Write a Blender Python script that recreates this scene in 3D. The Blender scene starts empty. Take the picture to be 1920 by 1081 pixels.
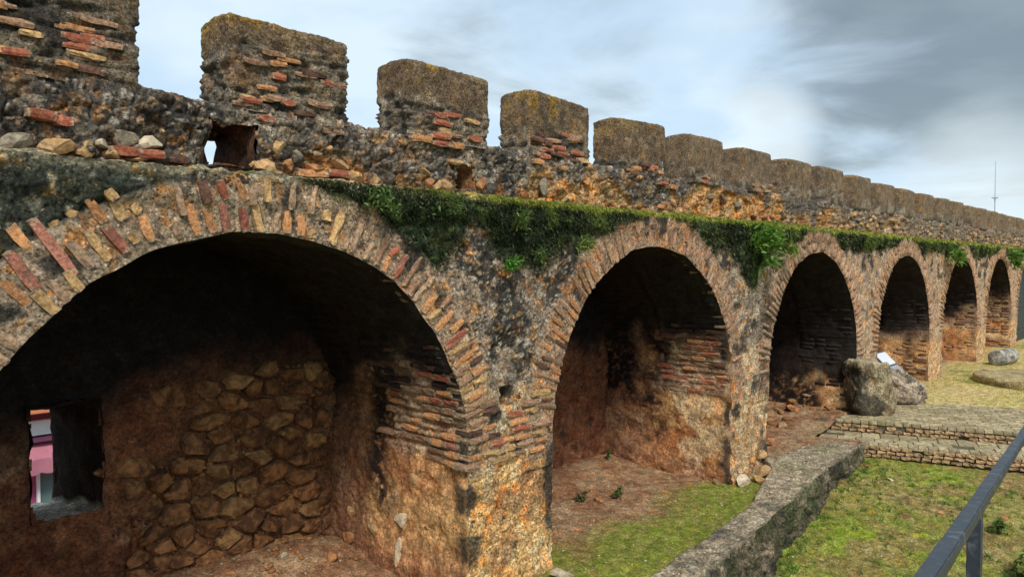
import bpy, bmesh, math, random
import numpy as np
from mathutils import Vector, Matrix

# ------------------------------------------------------------------ camera, light, exposure
scn = bpy.context.scene
COL = scn.collection
F_PX = 1400.0
TH = math.atan(1300 / 1400)          # yaw of the view from the wall's direction
PITCH = math.atan(42 / 1400)
CAM = Vector((0, -5, 3.2))
cam_data = bpy.data.cameras.new('camera')
cam_data.sensor_fit = 'HORIZONTAL'
cam_data.sensor_width = 36
cam_data.lens = 36 * F_PX / 1920
cam_data.clip_start = 0.1
cam_data.clip_end = 3000
cam = bpy.data.objects.new('camera', cam_data)
COL.objects.link(cam)
cam.location = CAM
fwd = Vector((math.cos(TH) * math.cos(PITCH), math.sin(TH) * math.cos(PITCH), -math.sin(PITCH)))
cam.rotation_euler = fwd.to_track_quat('-Z', 'Y').to_euler()
scn.camera = cam

scn.view_settings.view_transform = 'Standard'
scn.view_settings.look = 'None'
scn.view_settings.exposure = 1.05
scn.view_settings.gamma = 1
scn.view_settings.use_curve_mapping = False

SUN_DIR = Vector((-0.42, -0.54, 0.74)).normalized()      # from the ground towards the sun
sun_data = bpy.data.lights.new('sun', 'SUN')
sun_data.energy = 1.5
sun_data.angle = math.radians(14)
sun_data.color = (1.0, 0.94, 0.84)
sun = bpy.data.objects.new('sun', sun_data)
COL.objects.link(sun)
sun.rotation_euler = (-SUN_DIR).to_track_quat('-Z', 'Y').to_euler()

world = bpy.data.worlds.new('World')
scn.world = world
world.use_nodes = True


def build_world():
    nt = world.node_tree
    nt.nodes.clear()
    N = nt.nodes.new
    L = nt.links.new

    def val(sock, v):
        if hasattr(v, 'node'):
            L(v, sock)
        else:
            sock.default_value = v

    def math_(op, a, b=None, c=None, clamp=False):
        n = N('ShaderNodeMath'); n.operation = op; n.use_clamp = clamp
        val(n.inputs[0], a)
        if b is not None: val(n.inputs[1], b)
        if c is not None: val(n.inputs[2], c)
        return n.outputs[0]

    def smooth(x, a, b):
        n = N('ShaderNodeMapRange'); n.interpolation_type = 'SMOOTHSTEP'
        val(n.inputs[0], x); n.inputs[1].default_value = a; n.inputs[2].default_value = b
        return n.outputs[0]

    def mix(f, a, b):
        n = N('ShaderNodeMix'); n.data_type = 'RGBA'
        val(n.inputs[0], f); val(n.inputs[6], a); val(n.inputs[7], b)
        return n.outputs[2]

    out = N('ShaderNodeOutputWorld')
    bg = N('ShaderNodeBackground')
    bg.inputs[1].default_value = 0.1
    L(bg.outputs[0], out.inputs[0])
    sky = N('ShaderNodeTexSky')
    sky.sky_type = 'NISHITA'
    sky.sun_disc = False
    sky.sun_elevation = math.asin(SUN_DIR.z)
    sky.sun_rotation = math.atan2(SUN_DIR.x, SUN_DIR.y) % (2 * math.pi)
    tc = N('ShaderNodeTexCoord')
    sep = N('ShaderNodeSeparateXYZ')
    L(tc.outputs['Generated'], sep.inputs[0])
    zz = math_('ADD', math_('MAXIMUM', sep.outputs[2], 0.0), 0.16)
    comb = N('ShaderNodeCombineXYZ')
    L(math_('DIVIDE', sep.outputs[0], zz), comb.inputs[0])
    L(math_('DIVIDE', sep.outputs[1], zz), comb.inputs[1])

    def noise(vec, scale, detail, rough, off=0.0, dist=0.0):
        n = N('ShaderNodeTexNoise')
        m = N('ShaderNodeMapping')
        m.inputs['Location'].default_value = (off, off * 0.7, off * 1.3)
        L(vec, m.inputs[0]); L(m.outputs[0], n.inputs['Vector'])
        n.inputs['Scale'].default_value = scale
        n.inputs['Detail'].default_value = detail
        n.inputs['Roughness'].default_value = rough
        n.inputs['Distortion'].default_value = dist
        return n.outputs[0]
    P = comb.outputs[0]
    big = noise(P, 0.42, 5, 0.52, 3.1, 0.3)
    mid = noise(P, 1.3, 6, 0.55, 7.7, 0.4)
    fine = noise(P, 3.4, 5, 0.5, 1.7, 0.2)
    # where the heavy cloud bank hangs: away over the far end of the wall and higher up
    dirv = tc.outputs['Generated']

    def lobe(x, y, soft_a, soft_b, rag=0.085):
        F = F_PX
        rt = Vector((math.sin(TH), -math.cos(TH), 0)); up = rt.cross(fwd)
        d = (fwd + rt * ((x - 960) / F) - up * ((y - 540.5) / F)).normalized()
        n = N('ShaderNodeVectorMath'); n.operation = 'DOT_PRODUCT'
        L(dirv, n.inputs[0]); n.inputs[1].default_value = d
        x = math_('ADD', n.outputs['Value'], math_('MULTIPLY', math_('SUBTRACT', mid, 0.5), rag))
        return smooth(x, math.cos(math.radians(soft_b)), math.cos(math.radians(soft_a)))
    bank = math_('MAXIMUM', lobe(1770, -10, 6, 15.5), math_('MULTIPLY', lobe(1080, -60, 2, 11), 0.62))
    bank = math_('MAXIMUM', bank, math_('MULTIPLY', lobe(2350, -100, 9, 20), 1.0))
    thin = math_('MULTIPLY', math_('MAXIMUM', lobe(1700, 300, 1, 9), lobe(1980, 300, 1, 6)), 0.38)
    dark = math_('MAXIMUM', bank, thin)
    other = smooth(big, 0.50, 0.68)
    behind = smooth(sep.outputs[0], 0.35, -0.1)
    dark = math_('MAXIMUM', dark, math_('MULTIPLY', math_('MULTIPLY', other, behind), 0.7))
    pale = mix(smooth(math_('ADD', math_('MULTIPLY', mid, 0.65), math_('MULTIPLY', fine, 0.35)), 0.36, 0.64), (2.95, 3.8, 4.6, 1), (3.85, 4.55, 5.0, 1))
    wisps = math_('MULTIPLY', smooth(fine, 0.42, 0.7), 0.35)
    grey = mix(wisps, (1.15, 1.44, 1.60, 1), (1.8, 2.18, 2.38, 1))
    glow = math_('MAXIMUM', lobe(1440, 240, 0.2, 4.2, 0.006), math_('MULTIPLY', lobe(1840, 390, 0.5, 7.5, 0.012), 0.85))
    cloud = mix(math_('MULTIPLY', glow, 0.6), mix(dark, pale, grey), (4.6, 5.0, 5.15, 1))
    mixs = mix(0.9, sky.outputs[0], cloud)
    L(mixs, bg.inputs[0])


build_world()

# ------------------------------------------------------------------ noise in numpy
_rng = np.random.default_rng(7)
_T = _rng.random((64, 64, 64)).astype(np.float32)
_T2 = _rng.random((256, 256, 3)).astype(np.float32)


def vn(x, y, z):
    xi = np.floor(x).astype(np.int32); yi = np.floor(y).astype(np.int32); zi = np.floor(z).astype(np.int32)
    fx = (x - xi).astype(np.float32); fy = (y - yi).astype(np.float32); fz = (z - zi).astype(np.float32)
    fx = fx * fx * (3 - 2 * fx); fy = fy * fy * (3 - 2 * fy); fz = fz * fz * (3 - 2 * fz)
    x0 = xi & 63; x1 = (xi + 1) & 63; y0 = yi & 63; y1 = (yi + 1) & 63; z0 = zi & 63; z1 = (zi + 1) & 63
    a = _T[x0, y0, z0] * (1 - fx) + _T[x1, y0, z0] * fx
    b = _T[x0, y1, z0] * (1 - fx) + _T[x1, y1, z0] * fx
    c = _T[x0, y0, z1] * (1 - fx) + _T[x1, y0, z1] * fx
    d = _T[x0, y1, z1] * (1 - fx) + _T[x1, y1, z1] * fx
    a = a * (1 - fy) + b * fy
    c = c * (1 - fy) + d * fy
    return (a * (1 - fz) + c * fz) * 2 - 1


def fbm(P, f, octv=4, seed=0.0, gain=0.5, sc=(1, 1, 1)):
    s = 0; amp = 1.0; tot = 0
    x = P[..., 0] * (f * sc[0]) + seed * 17.13 + 5.3
    y = P[..., 1] * (f * sc[1]) + seed * 9.71 + 31.7
    z = P[..., 2] * (f * sc[2]) + seed * 5.37 + 11.9
    for i in range(octv):
        s = s + amp * vn(x, y, z); tot += amp
        amp *= gain
        x = x * 2.03 + 1.7; y = y * 2.03 + 4.1; z = z * 2.03 + 8.3
    return s / tot * 1.6


def worley(u, v):
    """F1, F2 and a random id per cell"""
    ui = np.floor(u).astype(np.int32); vi = np.floor(v).astype(np.int32)
    f1 = np.full(u.shape, 9.0, np.float32); f2 = f1.copy(); idd = np.zeros(u.shape, np.float32)
    for a in (-1, 0, 1):
        for b in (-1, 0, 1):
            r = _T2[(ui + a) & 255, (vi + b) & 255]
            d = np.hypot(ui + a + r[..., 0] - u, vi + b + r[..., 1] - v).astype(np.float32)
            m = d < f1
            f2 = np.where(m, f1, np.minimum(f2, d))
            idd = np.where(m, r[..., 2], idd)
            f1 = np.where(m, d, f1)
    return f1, f2, idd


def ss(x, a, b):
    t = np.clip((x - a) / (b - a), 0, 1)
    return t * t * (3 - 2 * t)


def lerp(a, b, t):
    t = np.asarray(t)[..., None]
    return a * (1 - t) + np.asarray(b, float) * t


def cfull(shape, c):
    return np.ones(shape + (3,)) * np.asarray(c, float)


# ------------------------------------------------------------------ materials
def new_mat(name):
    m = bpy.data.materials.new(name)
    m.use_nodes = True
    nt = m.node_tree
    b = nt.nodes['Principled BSDF']
    return m, nt, b


def add_noise(nt, scale, detail=6, rough=0.6, vec=None, dist=0.0):
    n = nt.nodes.new('ShaderNodeTexNoise')
    n.inputs['Scale'].default_value = scale
    n.inputs['Detail'].default_value = detail
    n.inputs['Roughness'].default_value = rough
    n.inputs['Distortion'].default_value = dist
    if vec is not None: nt.links.new(vec, n.inputs['Vector'])
    return n.outputs[0]


def map_range(nt, x, a, b, c, d, smooth=True):
    n = nt.nodes.new('ShaderNodeMapRange')
    if smooth: n.interpolation_type = 'SMOOTHSTEP'
    nt.links.new(x, n.inputs[0])
    for i, v in enumerate((a, b, c, d)): n.inputs[i + 1].default_value = v
    return n.outputs[0]


def mult_color(nt, col, fac):
    n = nt.nodes.new('ShaderNodeVectorMath'); n.operation = 'SCALE'
    if hasattr(col, 'node'): nt.links.new(col, n.inputs[0])
    else: n.inputs[0].default_value = col[:3]
    nt.links.new(fac, n.inputs['Scale'])
    return n.outputs[0]


def mixc(nt, f, a, b):
    n = nt.nodes.new('ShaderNodeMix'); n.data_type = 'RGBA'
    for s, v in ((n.inputs[0], f), (n.inputs[6], a), (n.inputs[7], b)):
        if hasattr(v, 'node'): nt.links.new(v, s)
        else: s.default_value = v if not isinstance(v, tuple) or len(v) == 4 else v + (1,)
    return n.outputs[2]


def mth(nt, op, a, b):
    n = nt.nodes.new('ShaderNodeMath'); n.operation = op
    for s, v in ((n.inputs[0], a), (n.inputs[1], b)):
        if hasattr(v, 'node'): nt.links.new(v, s)
        else: s.default_value = v
    return n.outputs[0]


def bump(nt, b, h, strength, dist):
    n = nt.nodes.new('ShaderNodeBump')
    n.inputs['Strength'].default_value = strength
    n.inputs['Distance'].default_value = dist
    nt.links.new(h, n.inputs['Height'])
    nt.links.new(n.outputs[0], b.inputs['Normal'])


def mat_masonry(name, s1=38, lo=0.35, hi=1.75, bs=1.0, bd=0.03, specks=0.55, pits=0.6, lich=0.57, warm=0.53, tintc=(1.5, 0.95, 0.5, 1)):
    m, nt, b = new_mat(name)
    tc = nt.nodes.new('ShaderNodeNewGeometry').outputs['Position']
    at = nt.nodes.new('ShaderNodeAttribute'); at.attribute_name = 'Col'
    n1 = add_noise(nt, s1, 8, 0.72, tc)
    n2 = add_noise(nt, s1 * 0.21, 6, 0.62, tc, 0.5)
    vo = nt.nodes.new('ShaderNodeTexVoronoi'); vo.inputs['Scale'].default_value = s1 * 1.35
    nt.links.new(tc, vo.inputs['Vector'])
    f = mth(nt, 'MULTIPLY', map_range(nt, n1, 0.34, 0.67, lo, hi), map_range(nt, n2, 0.35, 0.66, 0.66, 1.34))
    sep = nt.nodes.new('ShaderNodeSeparateColor'); nt.links.new(vo.outputs['Color'], sep.inputs[0])
    # pale aggregate grains and dark pores, each a few millimetres to a few centimetres wide
    core = map_range(nt, vo.outputs['Distance'], 0.30, 0.48, 1, 0)
    grain = mth(nt, 'MULTIPLY', map_range(nt, sep.outputs[0], 0.74, 0.86, 0, specks), core)
    pore = mth(nt, 'MULTIPLY', map_range(nt, sep.outputs[1], 0.78, 0.88, 0, pits), core)
    f = mth(nt, 'MULTIPLY', f, mth(nt, 'ADD', 1.0, mth(nt, 'MULTIPLY', grain, 1.9)))
    f = mth(nt, 'MULTIPLY', f, mth(nt, 'SUBTRACT', 1.0, pore))
    tint = nt.nodes.new('ShaderNodeMix'); tint.data_type = 'RGBA'; tint.blend_type = 'MULTIPLY'
    nt.links.new(map_range(nt, add_noise(nt, 5.5, 9, 0.68, tc, 0.6), warm - 0.02, warm + 0.09, 0, 1), tint.inputs[0])
    nt.links.new(at.outputs['Color'], tint.inputs[6]); tint.inputs[7].default_value = tintc
    c1 = mult_color(nt, tint.outputs[2], f)
    lm = map_range(nt, add_noise(nt, 8.5, 11, 0.74, tc, 0.3), lich, lich + 0.05, 0, 0.88)
    c1 = mixc(nt, lm, c1, mult_color(nt, (0.026, 0.025, 0.023), f))
    nt.links.new(c1, b.inputs['Base Color'])
    b.inputs['Roughness'].default_value = 0.92
    b.inputs['Specular IOR Level'].default_value = 0.25
    h = mth(nt, 'ADD', n1, mth(nt, 'MULTIPLY', pore, -0.25))
    h = mth(nt, 'ADD', h, mth(nt, 'MULTIPLY', grain, 0.2))
    bump(nt, b, h, bs, bd)
    return m


def mat_solid(name, col, var=0.35, scale=25, grime=None, gamt=0.45, rough=0.9, bs=0.6, bd=0.006, spec=0.25, metal=0.0, use_rand=True):
    """one kind of stone, brick, metal: own colour, grain, and patches of grime"""
    m, nt, b = new_mat(name)
    tc = nt.nodes.new('ShaderNodeTexCoord')
    pos = nt.nodes.new('ShaderNodeNewGeometry').outputs['Position']
    oi = nt.nodes.new('ShaderNodeObjectInfo')
    n1 = add_noise(nt, scale, 6, 0.65, pos)
    n2 = add_noise(nt, scale * 0.35, 5, 0.65, pos, 0.5)
    f = map_range(nt, n1, 0.3, 0.7, 1 - var, 1 + var)
    if use_rand:
        f = mth(nt, 'MULTIPLY', f, map_range(nt, oi.outputs['Random'], 0, 1, 0.72, 1.22, False))
    c = mult_color(nt, col, f)
    if grime is not None:
        c = mixc(nt, map_range(nt, n2, 1 - gamt - 0.06, 1 - gamt + 0.08, 0, 0.92), c, grime + (1,))
    nt.links.new(c, b.inputs['Base Color'])
    b.inputs['Roughness'].default_value = rough
    b.inputs['Specular IOR Level'].default_value = spec
    b.inputs['Metallic'].default_value = metal
    bump(nt, b, n1, bs, bd)
    return m


def mat_leaf(name, trans=0.35):
    m, nt, b = new_mat(name)
    at = nt.nodes.new('ShaderNodeAttribute'); at.attribute_name = 'Col'
    nt.links.new(at.outputs['Color'], b.inputs['Base Color'])
    b.inputs['Roughness'].default_value = 0.6
    b.inputs['Specular IOR Level'].default_value = 0.25
    tr = nt.nodes.new('ShaderNodeBsdfTranslucent')
    nt.links.new(at.outputs['Color'], tr.inputs[0])
    mx = nt.nodes.new('ShaderNodeMixShader'); mx.inputs[0].default_value = trans
    out = [n for n in nt.nodes if n.type == 'OUTPUT_MATERIAL'][0]
    nt.links.new(b.outputs[0], mx.inputs[1]); nt.links.new(tr.outputs[0], mx.inputs[2])
    nt.links.new(mx.outputs[0], out.inputs[0])
    return m


M = {}
M['masonry'] = mat_masonry('weathered_masonry')
M['masonry_grey'] = mat_masonry('bare_stone', 34, 0.38, 1.7, 1.0, 0.03, 0.5, 0.6, 0.60, 0.66, (1.15, 0.95, 0.7, 1))
M['masonry_smooth'] = mat_masonry('plastered_masonry', 30, 0.55, 1.45, 0.9, 0.018, 0.3, 0.45, 0.60, 0.55, (0.95, 0.75, 0.55, 1))
M['earth'] = mat_masonry('earth', 42, 0.5, 1.5, 0.9, 0.015, 0.4, 0.4, 0.72, 0.58)
M['cap'] = mat_masonry('pebbled_cement', 50, 0.38, 1.65, 1.0, 0.03, 0.6, 0.7, 0.66, 0.55, (1.2, 0.95, 0.62, 1))
GR = (0.13, 0.10, 0.075)


def mat_brick(name, col, smear=(0.38, 0.28, 0.18), grime=GR, gamt=0.36, edge=0.80):
    m, nt, b = new_mat(name)
    tc = nt.nodes.new('ShaderNodeTexCoord')
    pos = nt.nodes.new('ShaderNodeNewGeometry').outputs['Position']
    oi = nt.nodes.new('ShaderNodeObjectInfo')
    n1 = add_noise(nt, 42, 7, 0.7, pos)
    n2 = add_noise(nt, 13, 6, 0.68, pos, 0.5)
    n3 = add_noise(nt, 24, 6, 0.7, pos, 0.3)
    f = mth(nt, 'MULTIPLY', map_range(nt, n1, 0.32, 0.68, 0.55, 1.45), map_range(nt, oi.outputs['Random'], 0, 1, 0.72, 1.25, False))
    c = mult_color(nt, col, f)
    c = mixc(nt, map_range(nt, n2, 1 - gamt - 0.06, 1 - gamt + 0.08, 0, 0.9), c, grime + (1,))
    sx = nt.nodes.new('ShaderNodeSeparateXYZ'); nt.links.new(tc.outputs['Generated'], sx.inputs[0])
    ax = mth(nt, 'MULTIPLY', mth(nt, 'ABSOLUTE', mth(nt, 'SUBTRACT', sx.outputs[0], 0.5), 0), 2.0)
    az = mth(nt, 'MULTIPLY', mth(nt, 'ABSOLUTE', mth(nt, 'SUBTRACT', sx.outputs[2], 0.5), 0), 1.7)
    e = mth(nt, 'ADD', mth(nt, 'MAXIMUM', ax, az), mth(nt, 'MULTIPLY', mth(nt, 'SUBTRACT', n3, 0.5), 1.5))
    c = mixc(nt, map_range(nt, e, edge - 0.05, edge + 0.12, 0, 0.95), c, mult_color(nt, smear, map_range(nt, n1, 0.32, 0.68, 0.3, 1.4)))
    nt.links.new(c, b.inputs['Base Color'])
    b.inputs['Roughness'].default_value = 0.92
    b.inputs['Specular IOR Level'].default_value = 0.2
    bump(nt, b, n1, 1.0, 0.012)
    return m


M['brick_orange'] = mat_brick('brick_orange', (0.50, 0.235, 0.10))
M['brick_red'] = mat_brick('brick_red', (0.36, 0.115, 0.065))
M['brick_ochre'] = mat_brick('brick_ochre', (0.52, 0.32, 0.14))
M['brick_pink'] = mat_brick('brick_pink', (0.40, 0.165, 0.11))
M['brick_redbrown'] = mat_brick('brick_redbrown', (0.24, 0.085, 0.055))
M['brick_dull'] = mat_brick('brick_dull', (0.31, 0.175, 0.105))
M['brick_dark'] = mat_brick('brick_dark', (0.13, 0.065, 0.045), (0.10, 0.075, 0.055), (0.05, 0.04, 0.035))
M['brick_tan'] = mat_brick('brick_tan', (0.40, 0.26, 0.16), (0.32, 0.225, 0.15))
M['brick_soot_shade'] = mat_brick('brick_soot_shade', (0.040, 0.028, 0.024), (0.03, 0.025, 0.022), (0.02, 0.018, 0.016))  # near-black brick: soot, with the shade of the vault painted in
M['stone_tan'] = mat_solid('stone_tan', (0.46, 0.285, 0.13), 0.4, 16, (0.16, 0.12, 0.09), 0.42, bs=1.0, bd=0.03)
M['stone_grey'] = mat_solid('stone_grey', (0.26, 0.215, 0.15), 0.45, 16, (0.08, 0.075, 0.065), 0.44, bs=1.0, bd=0.03)
M['stone_clay'] = mat_solid('stone_clay', (0.38, 0.18, 0.075), 0.4, 14, (0.15, 0.065, 0.03), 0.44, bs=1.0, bd=0.03)
M['stone_cave'] = mat_solid('stone_cave', (0.27, 0.125, 0.05), 0.5, 14, (0.09, 0.04, 0.02), 0.46, bs=1.0, bd=0.03)
M['stone_amber'] = mat_solid('stone_amber', (0.32, 0.175, 0.07), 0.45, 14, (0.17, 0.08, 0.035), 0.42, bs=1.0, bd=0.03)
M['stone_pale'] = mat_solid('stone_pale', (0.56, 0.46, 0.32), 0.3, 20, (0.22, 0.17, 0.11), 0.34, bs=0.8, bd=0.008)
M['leaf'] = mat_leaf('leaf')

# ------------------------------------------------------------------ building helpers
def link(o, parent=None, kind=None, label=None, cat=None, group=None):
    if o.name not in COL.objects: COL.objects.link(o)
    if parent is not None: o.parent = parent
    if kind: o['kind'] = kind
    if label: o['label'] = label
    if cat: o['category'] = cat
    if group: o['group'] = group
    return o


def empty(name, loc, label, cat, group=None, rz=0):
    o = bpy.data.objects.new(name, None)
    o.empty_display_size = 0.2
    link(o, None, None, label, cat, group)
    o.location = loc
    o.rotation_euler = (0, 0, rz)
    return o


def mesh_np(name, V, F4, col=None, mat=None, smooth=True):
    """V (n,3), F4 (m,4) or (m,3) -> mesh"""
    me = bpy.data.meshes.new(name)
    k = F4.shape[1]
    me.vertices.add(len(V)); me.vertices.foreach_set('co', np.ascontiguousarray(V, np.float32).ravel())
    me.loops.add(F4.size); me.loops.foreach_set('vertex_index', np.ascontiguousarray(F4, np.int32).ravel())
    me.polygons.add(len(F4))
    me.polygons.foreach_set('loop_start', np.arange(0, F4.size, k, dtype=np.int32))
    me.polygons.foreach_set('loop_total', np.full(len(F4), k, np.int32))
    if smooth: me.polygons.foreach_set('use_smooth', np.ones(len(F4), bool))
    me.update(calc_edges=True)
    me.validate()
    if col is not None:
        a = me.color_attributes.new('Col', 'FLOAT_COLOR', 'POINT')
        c4 = np.ones((len(V), 4), np.float32); c4[:, :3] = np.clip(col, 0.004, 0.9)
        a.data.foreach_set('color', c4.ravel())
    if mat: me.materials.append(mat)
    return me


def sheet_arrays(P, mask=None, flip=False):
    n, m = P.shape[:2]
    idx = np.arange(n * m).reshape(n, m)
    q = np.stack([idx[:-1, :-1], idx[1:, :-1], idx[1:, 1:], idx[:-1, 1:]], -1)
    q = q[mask] if mask is not None else q.reshape(-1, 4)
    if flip: q = q[:, ::-1]
    return P.reshape(-1, 3), q


def join_arrays(parts):
    Vs, Fs, Cs = [], [], []
    off = 0
    for V, Fq, C in parts:
        Vs.append(V); Fs.append(Fq + off); Cs.append(C.reshape(-1, 3)); off += len(V)
    V = np.concatenate(Vs); Fq = np.concatenate(Fs); C = np.concatenate(Cs)
    used = np.zeros(len(V), bool); used[Fq.ravel()] = True
    re = np.cumsum(used) - 1
    return V[used], re[Fq], C[used]


def sheets_obj(name, parts, mat, parent=None, **kw):
    V, Fq, C = join_arrays(parts)
    return link(bpy.data.objects.new(name, mesh_np(name, V, Fq, C, mat)), parent, **kw)


random.seed(11)


def rough_box_mesh(name, mat, seed, jit=0.07, rnd=0.16):
    """a worn brick of unit size, 28 faces or so"""
    rg = random.Random(seed)
    bm = bmesh.new()
    bmesh.ops.create_cube(bm, size=1)
    es = [e for e in bm.edges if abs(e.verts[0].co.x - e.verts[1].co.x) > 0.5]
    bmesh.ops.subdivide_edges(bm, edges=es, cuts=2, use_grid_fill=True)
    es = [e for e in bm.edges if abs(e.verts[0].co.z - e.verts[1].co.z) > 0.5]
    bmesh.ops.subdivide_edges(bm, edges=es, cuts=1, use_grid_fill=True)
    for v in bm.verts:
        x, y, z = v.co
        end = abs(x) > 0.45
        if abs(z) > 0.45 and end: v.co.z *= 1 - rnd * rg.uniform(0.2, 1.6)
        if end and abs(z) < 0.1: v.co.x *= 1 + 0.04 * rg.random()
        if abs(z) < 0.1: v.co.y *= 1.06
        v.co += Vector((rg.uniform(-jit, jit) * 0.5, rg.uniform(-jit, jit) * 0.7, rg.uniform(-jit, jit) * 1.5))
    me = bpy.data.meshes.new(name)
    bm.to_mesh(me); bm.free()
    for p in me.polygons: p.use_smooth = False
    me.materials.append(mat)
    return me


def rough_stone_mesh(name, mat, seed, sub=2):
    rg = random.Random(seed)
    bm = bmesh.new()
    bmesh.ops.create_icosphere(bm, subdivisions=sub, radius=0.5)
    planes = [(Vector((rg.gauss(0, 1), rg.gauss(0, 1), rg.gauss(0, 1))).normalized(), rg.uniform(0.22, 0.40)) for _ in range(11)]
    for v in bm.verts:
        for n, d in planes:
            t = v.co.dot(n) - d
            if t > 0: v.co -= n * t
        v.co += Vector((rg.uniform(-1, 1), rg.uniform(-1, 1), rg.uniform(-1, 1))) * 0.02
    me = bpy.data.meshes.new(name)
    bm.to_mesh(me); bm.free()
    for p in me.polygons: p.use_smooth = False
    me.materials.append(mat)
    return me


BRICK = {k: [rough_box_mesh('brick', M[k], 100 * i + j) for j in range(4)] for i, k in enumerate(('brick_orange', 'brick_red', 'brick_ochre', 'brick_dull', 'brick_dark', 'brick_tan', 'brick_soot_shade', 'brick_pink', 'brick_redbrown'))}
STONE = {k: [rough_stone_mesh('stone', M[k], 900 + 100 * i + j) for j in range(5)] for i, k in enumerate(('stone_tan', 'stone_grey', 'stone_clay', 'stone_pale'))}


def pick(w):
    ks = list(w); return random.choices(ks, [w[k] for k in ks])[0]


def axes(ex, ey, ez, dims, loc):
    m = Matrix.Identity(4)
    for j, (e, d) in enumerate(zip((ex, ey, ez), dims)):
        for i in range(3): m[i][j] = e[i] * d
    for i in range(3): m[i][3] = loc[i]
    return m


def put_brick(parent, loc, ex, ey, ez, dims, w, name='brick'):
    """ex is the brick's long direction, ey points into the wall, ez is its thickness"""
    o = bpy.data.objects.new(name, random.choice(BRICK[pick(w)]))
    link(o, parent)
    o.matrix_world = axes(ex, ey, ez, dims, loc)
    return o


def put_stone(parent, loc, dims, w, rot=None, name='stone'):
    o = bpy.data.objects.new(name, random.choice(STONE[pick(w)]))
    link(o, parent)
    r = rot if rot is not None else (random.uniform(-.5, .5), random.uniform(-.5, .5), random.uniform(-.5, .5))
    o.location = loc; o.rotation_euler = r; o.scale = dims
    return o


X3, Y3, Z3 = Vector((1, 0, 0)), Vector((0, 1, 0)), Vector((0, 0, 1))


def joined_copies(name, items, parent, mat=None, kind=None):
    """many small alike pieces as one mesh: items = (mesh, matrix)"""
    Vs, Fs, mi, mats = [], [], [], []
    off = 0
    cache = {}
    for me, mx in items:
        if me.name not in cache:
            co = np.zeros(len(me.vertices) * 3, np.float32); me.vertices.foreach_get('co', co)
            me.calc_loop_triangles()
            tr = np.zeros(len(me.loop_triangles) * 3, np.int32); me.loop_triangles.foreach_get('vertices', tr)
            mt = me.materials[0]
            if mt not in mats: mats.append(mt)
            cache[me.name] = (co.reshape(-1, 3), tr.reshape(-1, 3), mats.index(mt))
        co, tr, k = cache[me.name]
        A = np.array(mx)
        Vs.append(co @ A[:3, :3].T + A[:3, 3]); Fs.append(tr + off); mi.append(np.full(len(tr), k)); off += len(co)
    me = mesh_np(name, np.concatenate(Vs), np.concatenate(Fs), smooth=False)
    for mt in mats: me.materials.append(mt)
    me.polygons.foreach_set('material_index', np.concatenate(mi).astype(np.int32))
    return link(bpy.data.objects.new(name, me), parent, kind)


def block_mesh(name, dims, n, r, shape, mat):
    """rounded block standing on z=0 centred in x,y; shape(P, Nrm) -> (P', colour)"""
    nx, ny, nz = n
    L = []
    Q = []

    def face(a, b, fix, val, na, nb, flip):
        g = np.zeros((na + 1, nb + 1, 3), int)
        ii, jj = np.meshgrid(np.arange(na + 1), np.arange(nb + 1), indexing='ij')
        g[..., a] = ii; g[..., b] = jj; g[..., fix] = val
        off = sum(len(l) for l in L)
        L.append(g.reshape(-1, 3))
        idx = np.arange((na + 1) * (nb + 1)).reshape(na + 1, nb + 1) + off
        q = np.stack([idx[:-1, :-1], idx[1:, :-1], idx[1:, 1:], idx[:-1, 1:]], -1).reshape(-1, 4)
        Q.append(q[:, ::-1] if flip else q)
    face(0, 2, 1, 0, nx, nz, False); face(0, 2, 1, ny, nx, nz, True)
    face(1, 2, 0, 0, ny, nz, True); face(1, 2, 0, nx, ny, nz, False)
    face(0, 1, 2, nz, nx, ny, False); face(0, 1, 2, 0, nx, ny, True)
    A = np.concatenate(L); Fq = np.concatenate(Q)
    U, inv = np.unique(A, axis=0, return_inverse=True)
    Fq = inv.reshape(-1)[Fq]
    d = np.array(dims, float)
    P = U / np.array([nx, ny, nz]) * d - np.array([d[0] / 2, d[1] / 2, 0])
    lo = np.array([-d[0] / 2 + r, -d[1] / 2 + r, -9]); hi = np.array([d[0] / 2 - r, d[1] / 2 - r, d[2] - r])
    C0 = np.clip(P, lo, hi)
    D = P - C0
    ln = np.linalg.norm(D, axis=1, keepdims=True)
    Nr = D / np.maximum(ln, 1e-6)
    P2 = C0 + Nr * r
    P2 = np.where(ln > 1e-6, P2, P)
    P3, col = shape(P2, Nr)
    return mesh_np(name, P3, Fq, col, mat)


# ------------------------------------------------------------------ the fortress wall
PITCHX, X0, R_ARCH, SPRING, LEDGE, RING = 5.28, 0.72, 2.02, 1.42, 3.86, 0.40
NB = 8
DEPTH = 2.2


def arch_c(k):                       # k = 0..NB-1
    return X0 + PITCHX * k + R_ARCH


wall = empty('fortress_wall', (0, 0, 0), 'long ruined brick and rubble fortress wall with a row of arched niches and square merlons', 'fortress wall')


def wob(P):
    return 0.022 * fbm(P, 3.2, 2, 4.0)


def bay_local(X):
    k = np.clip(np.floor((X - X0 + 0.6) / PITCHX), 0, NB - 1)
    return k, X - (X0 + PITCHX * k + R_ARCH)


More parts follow.
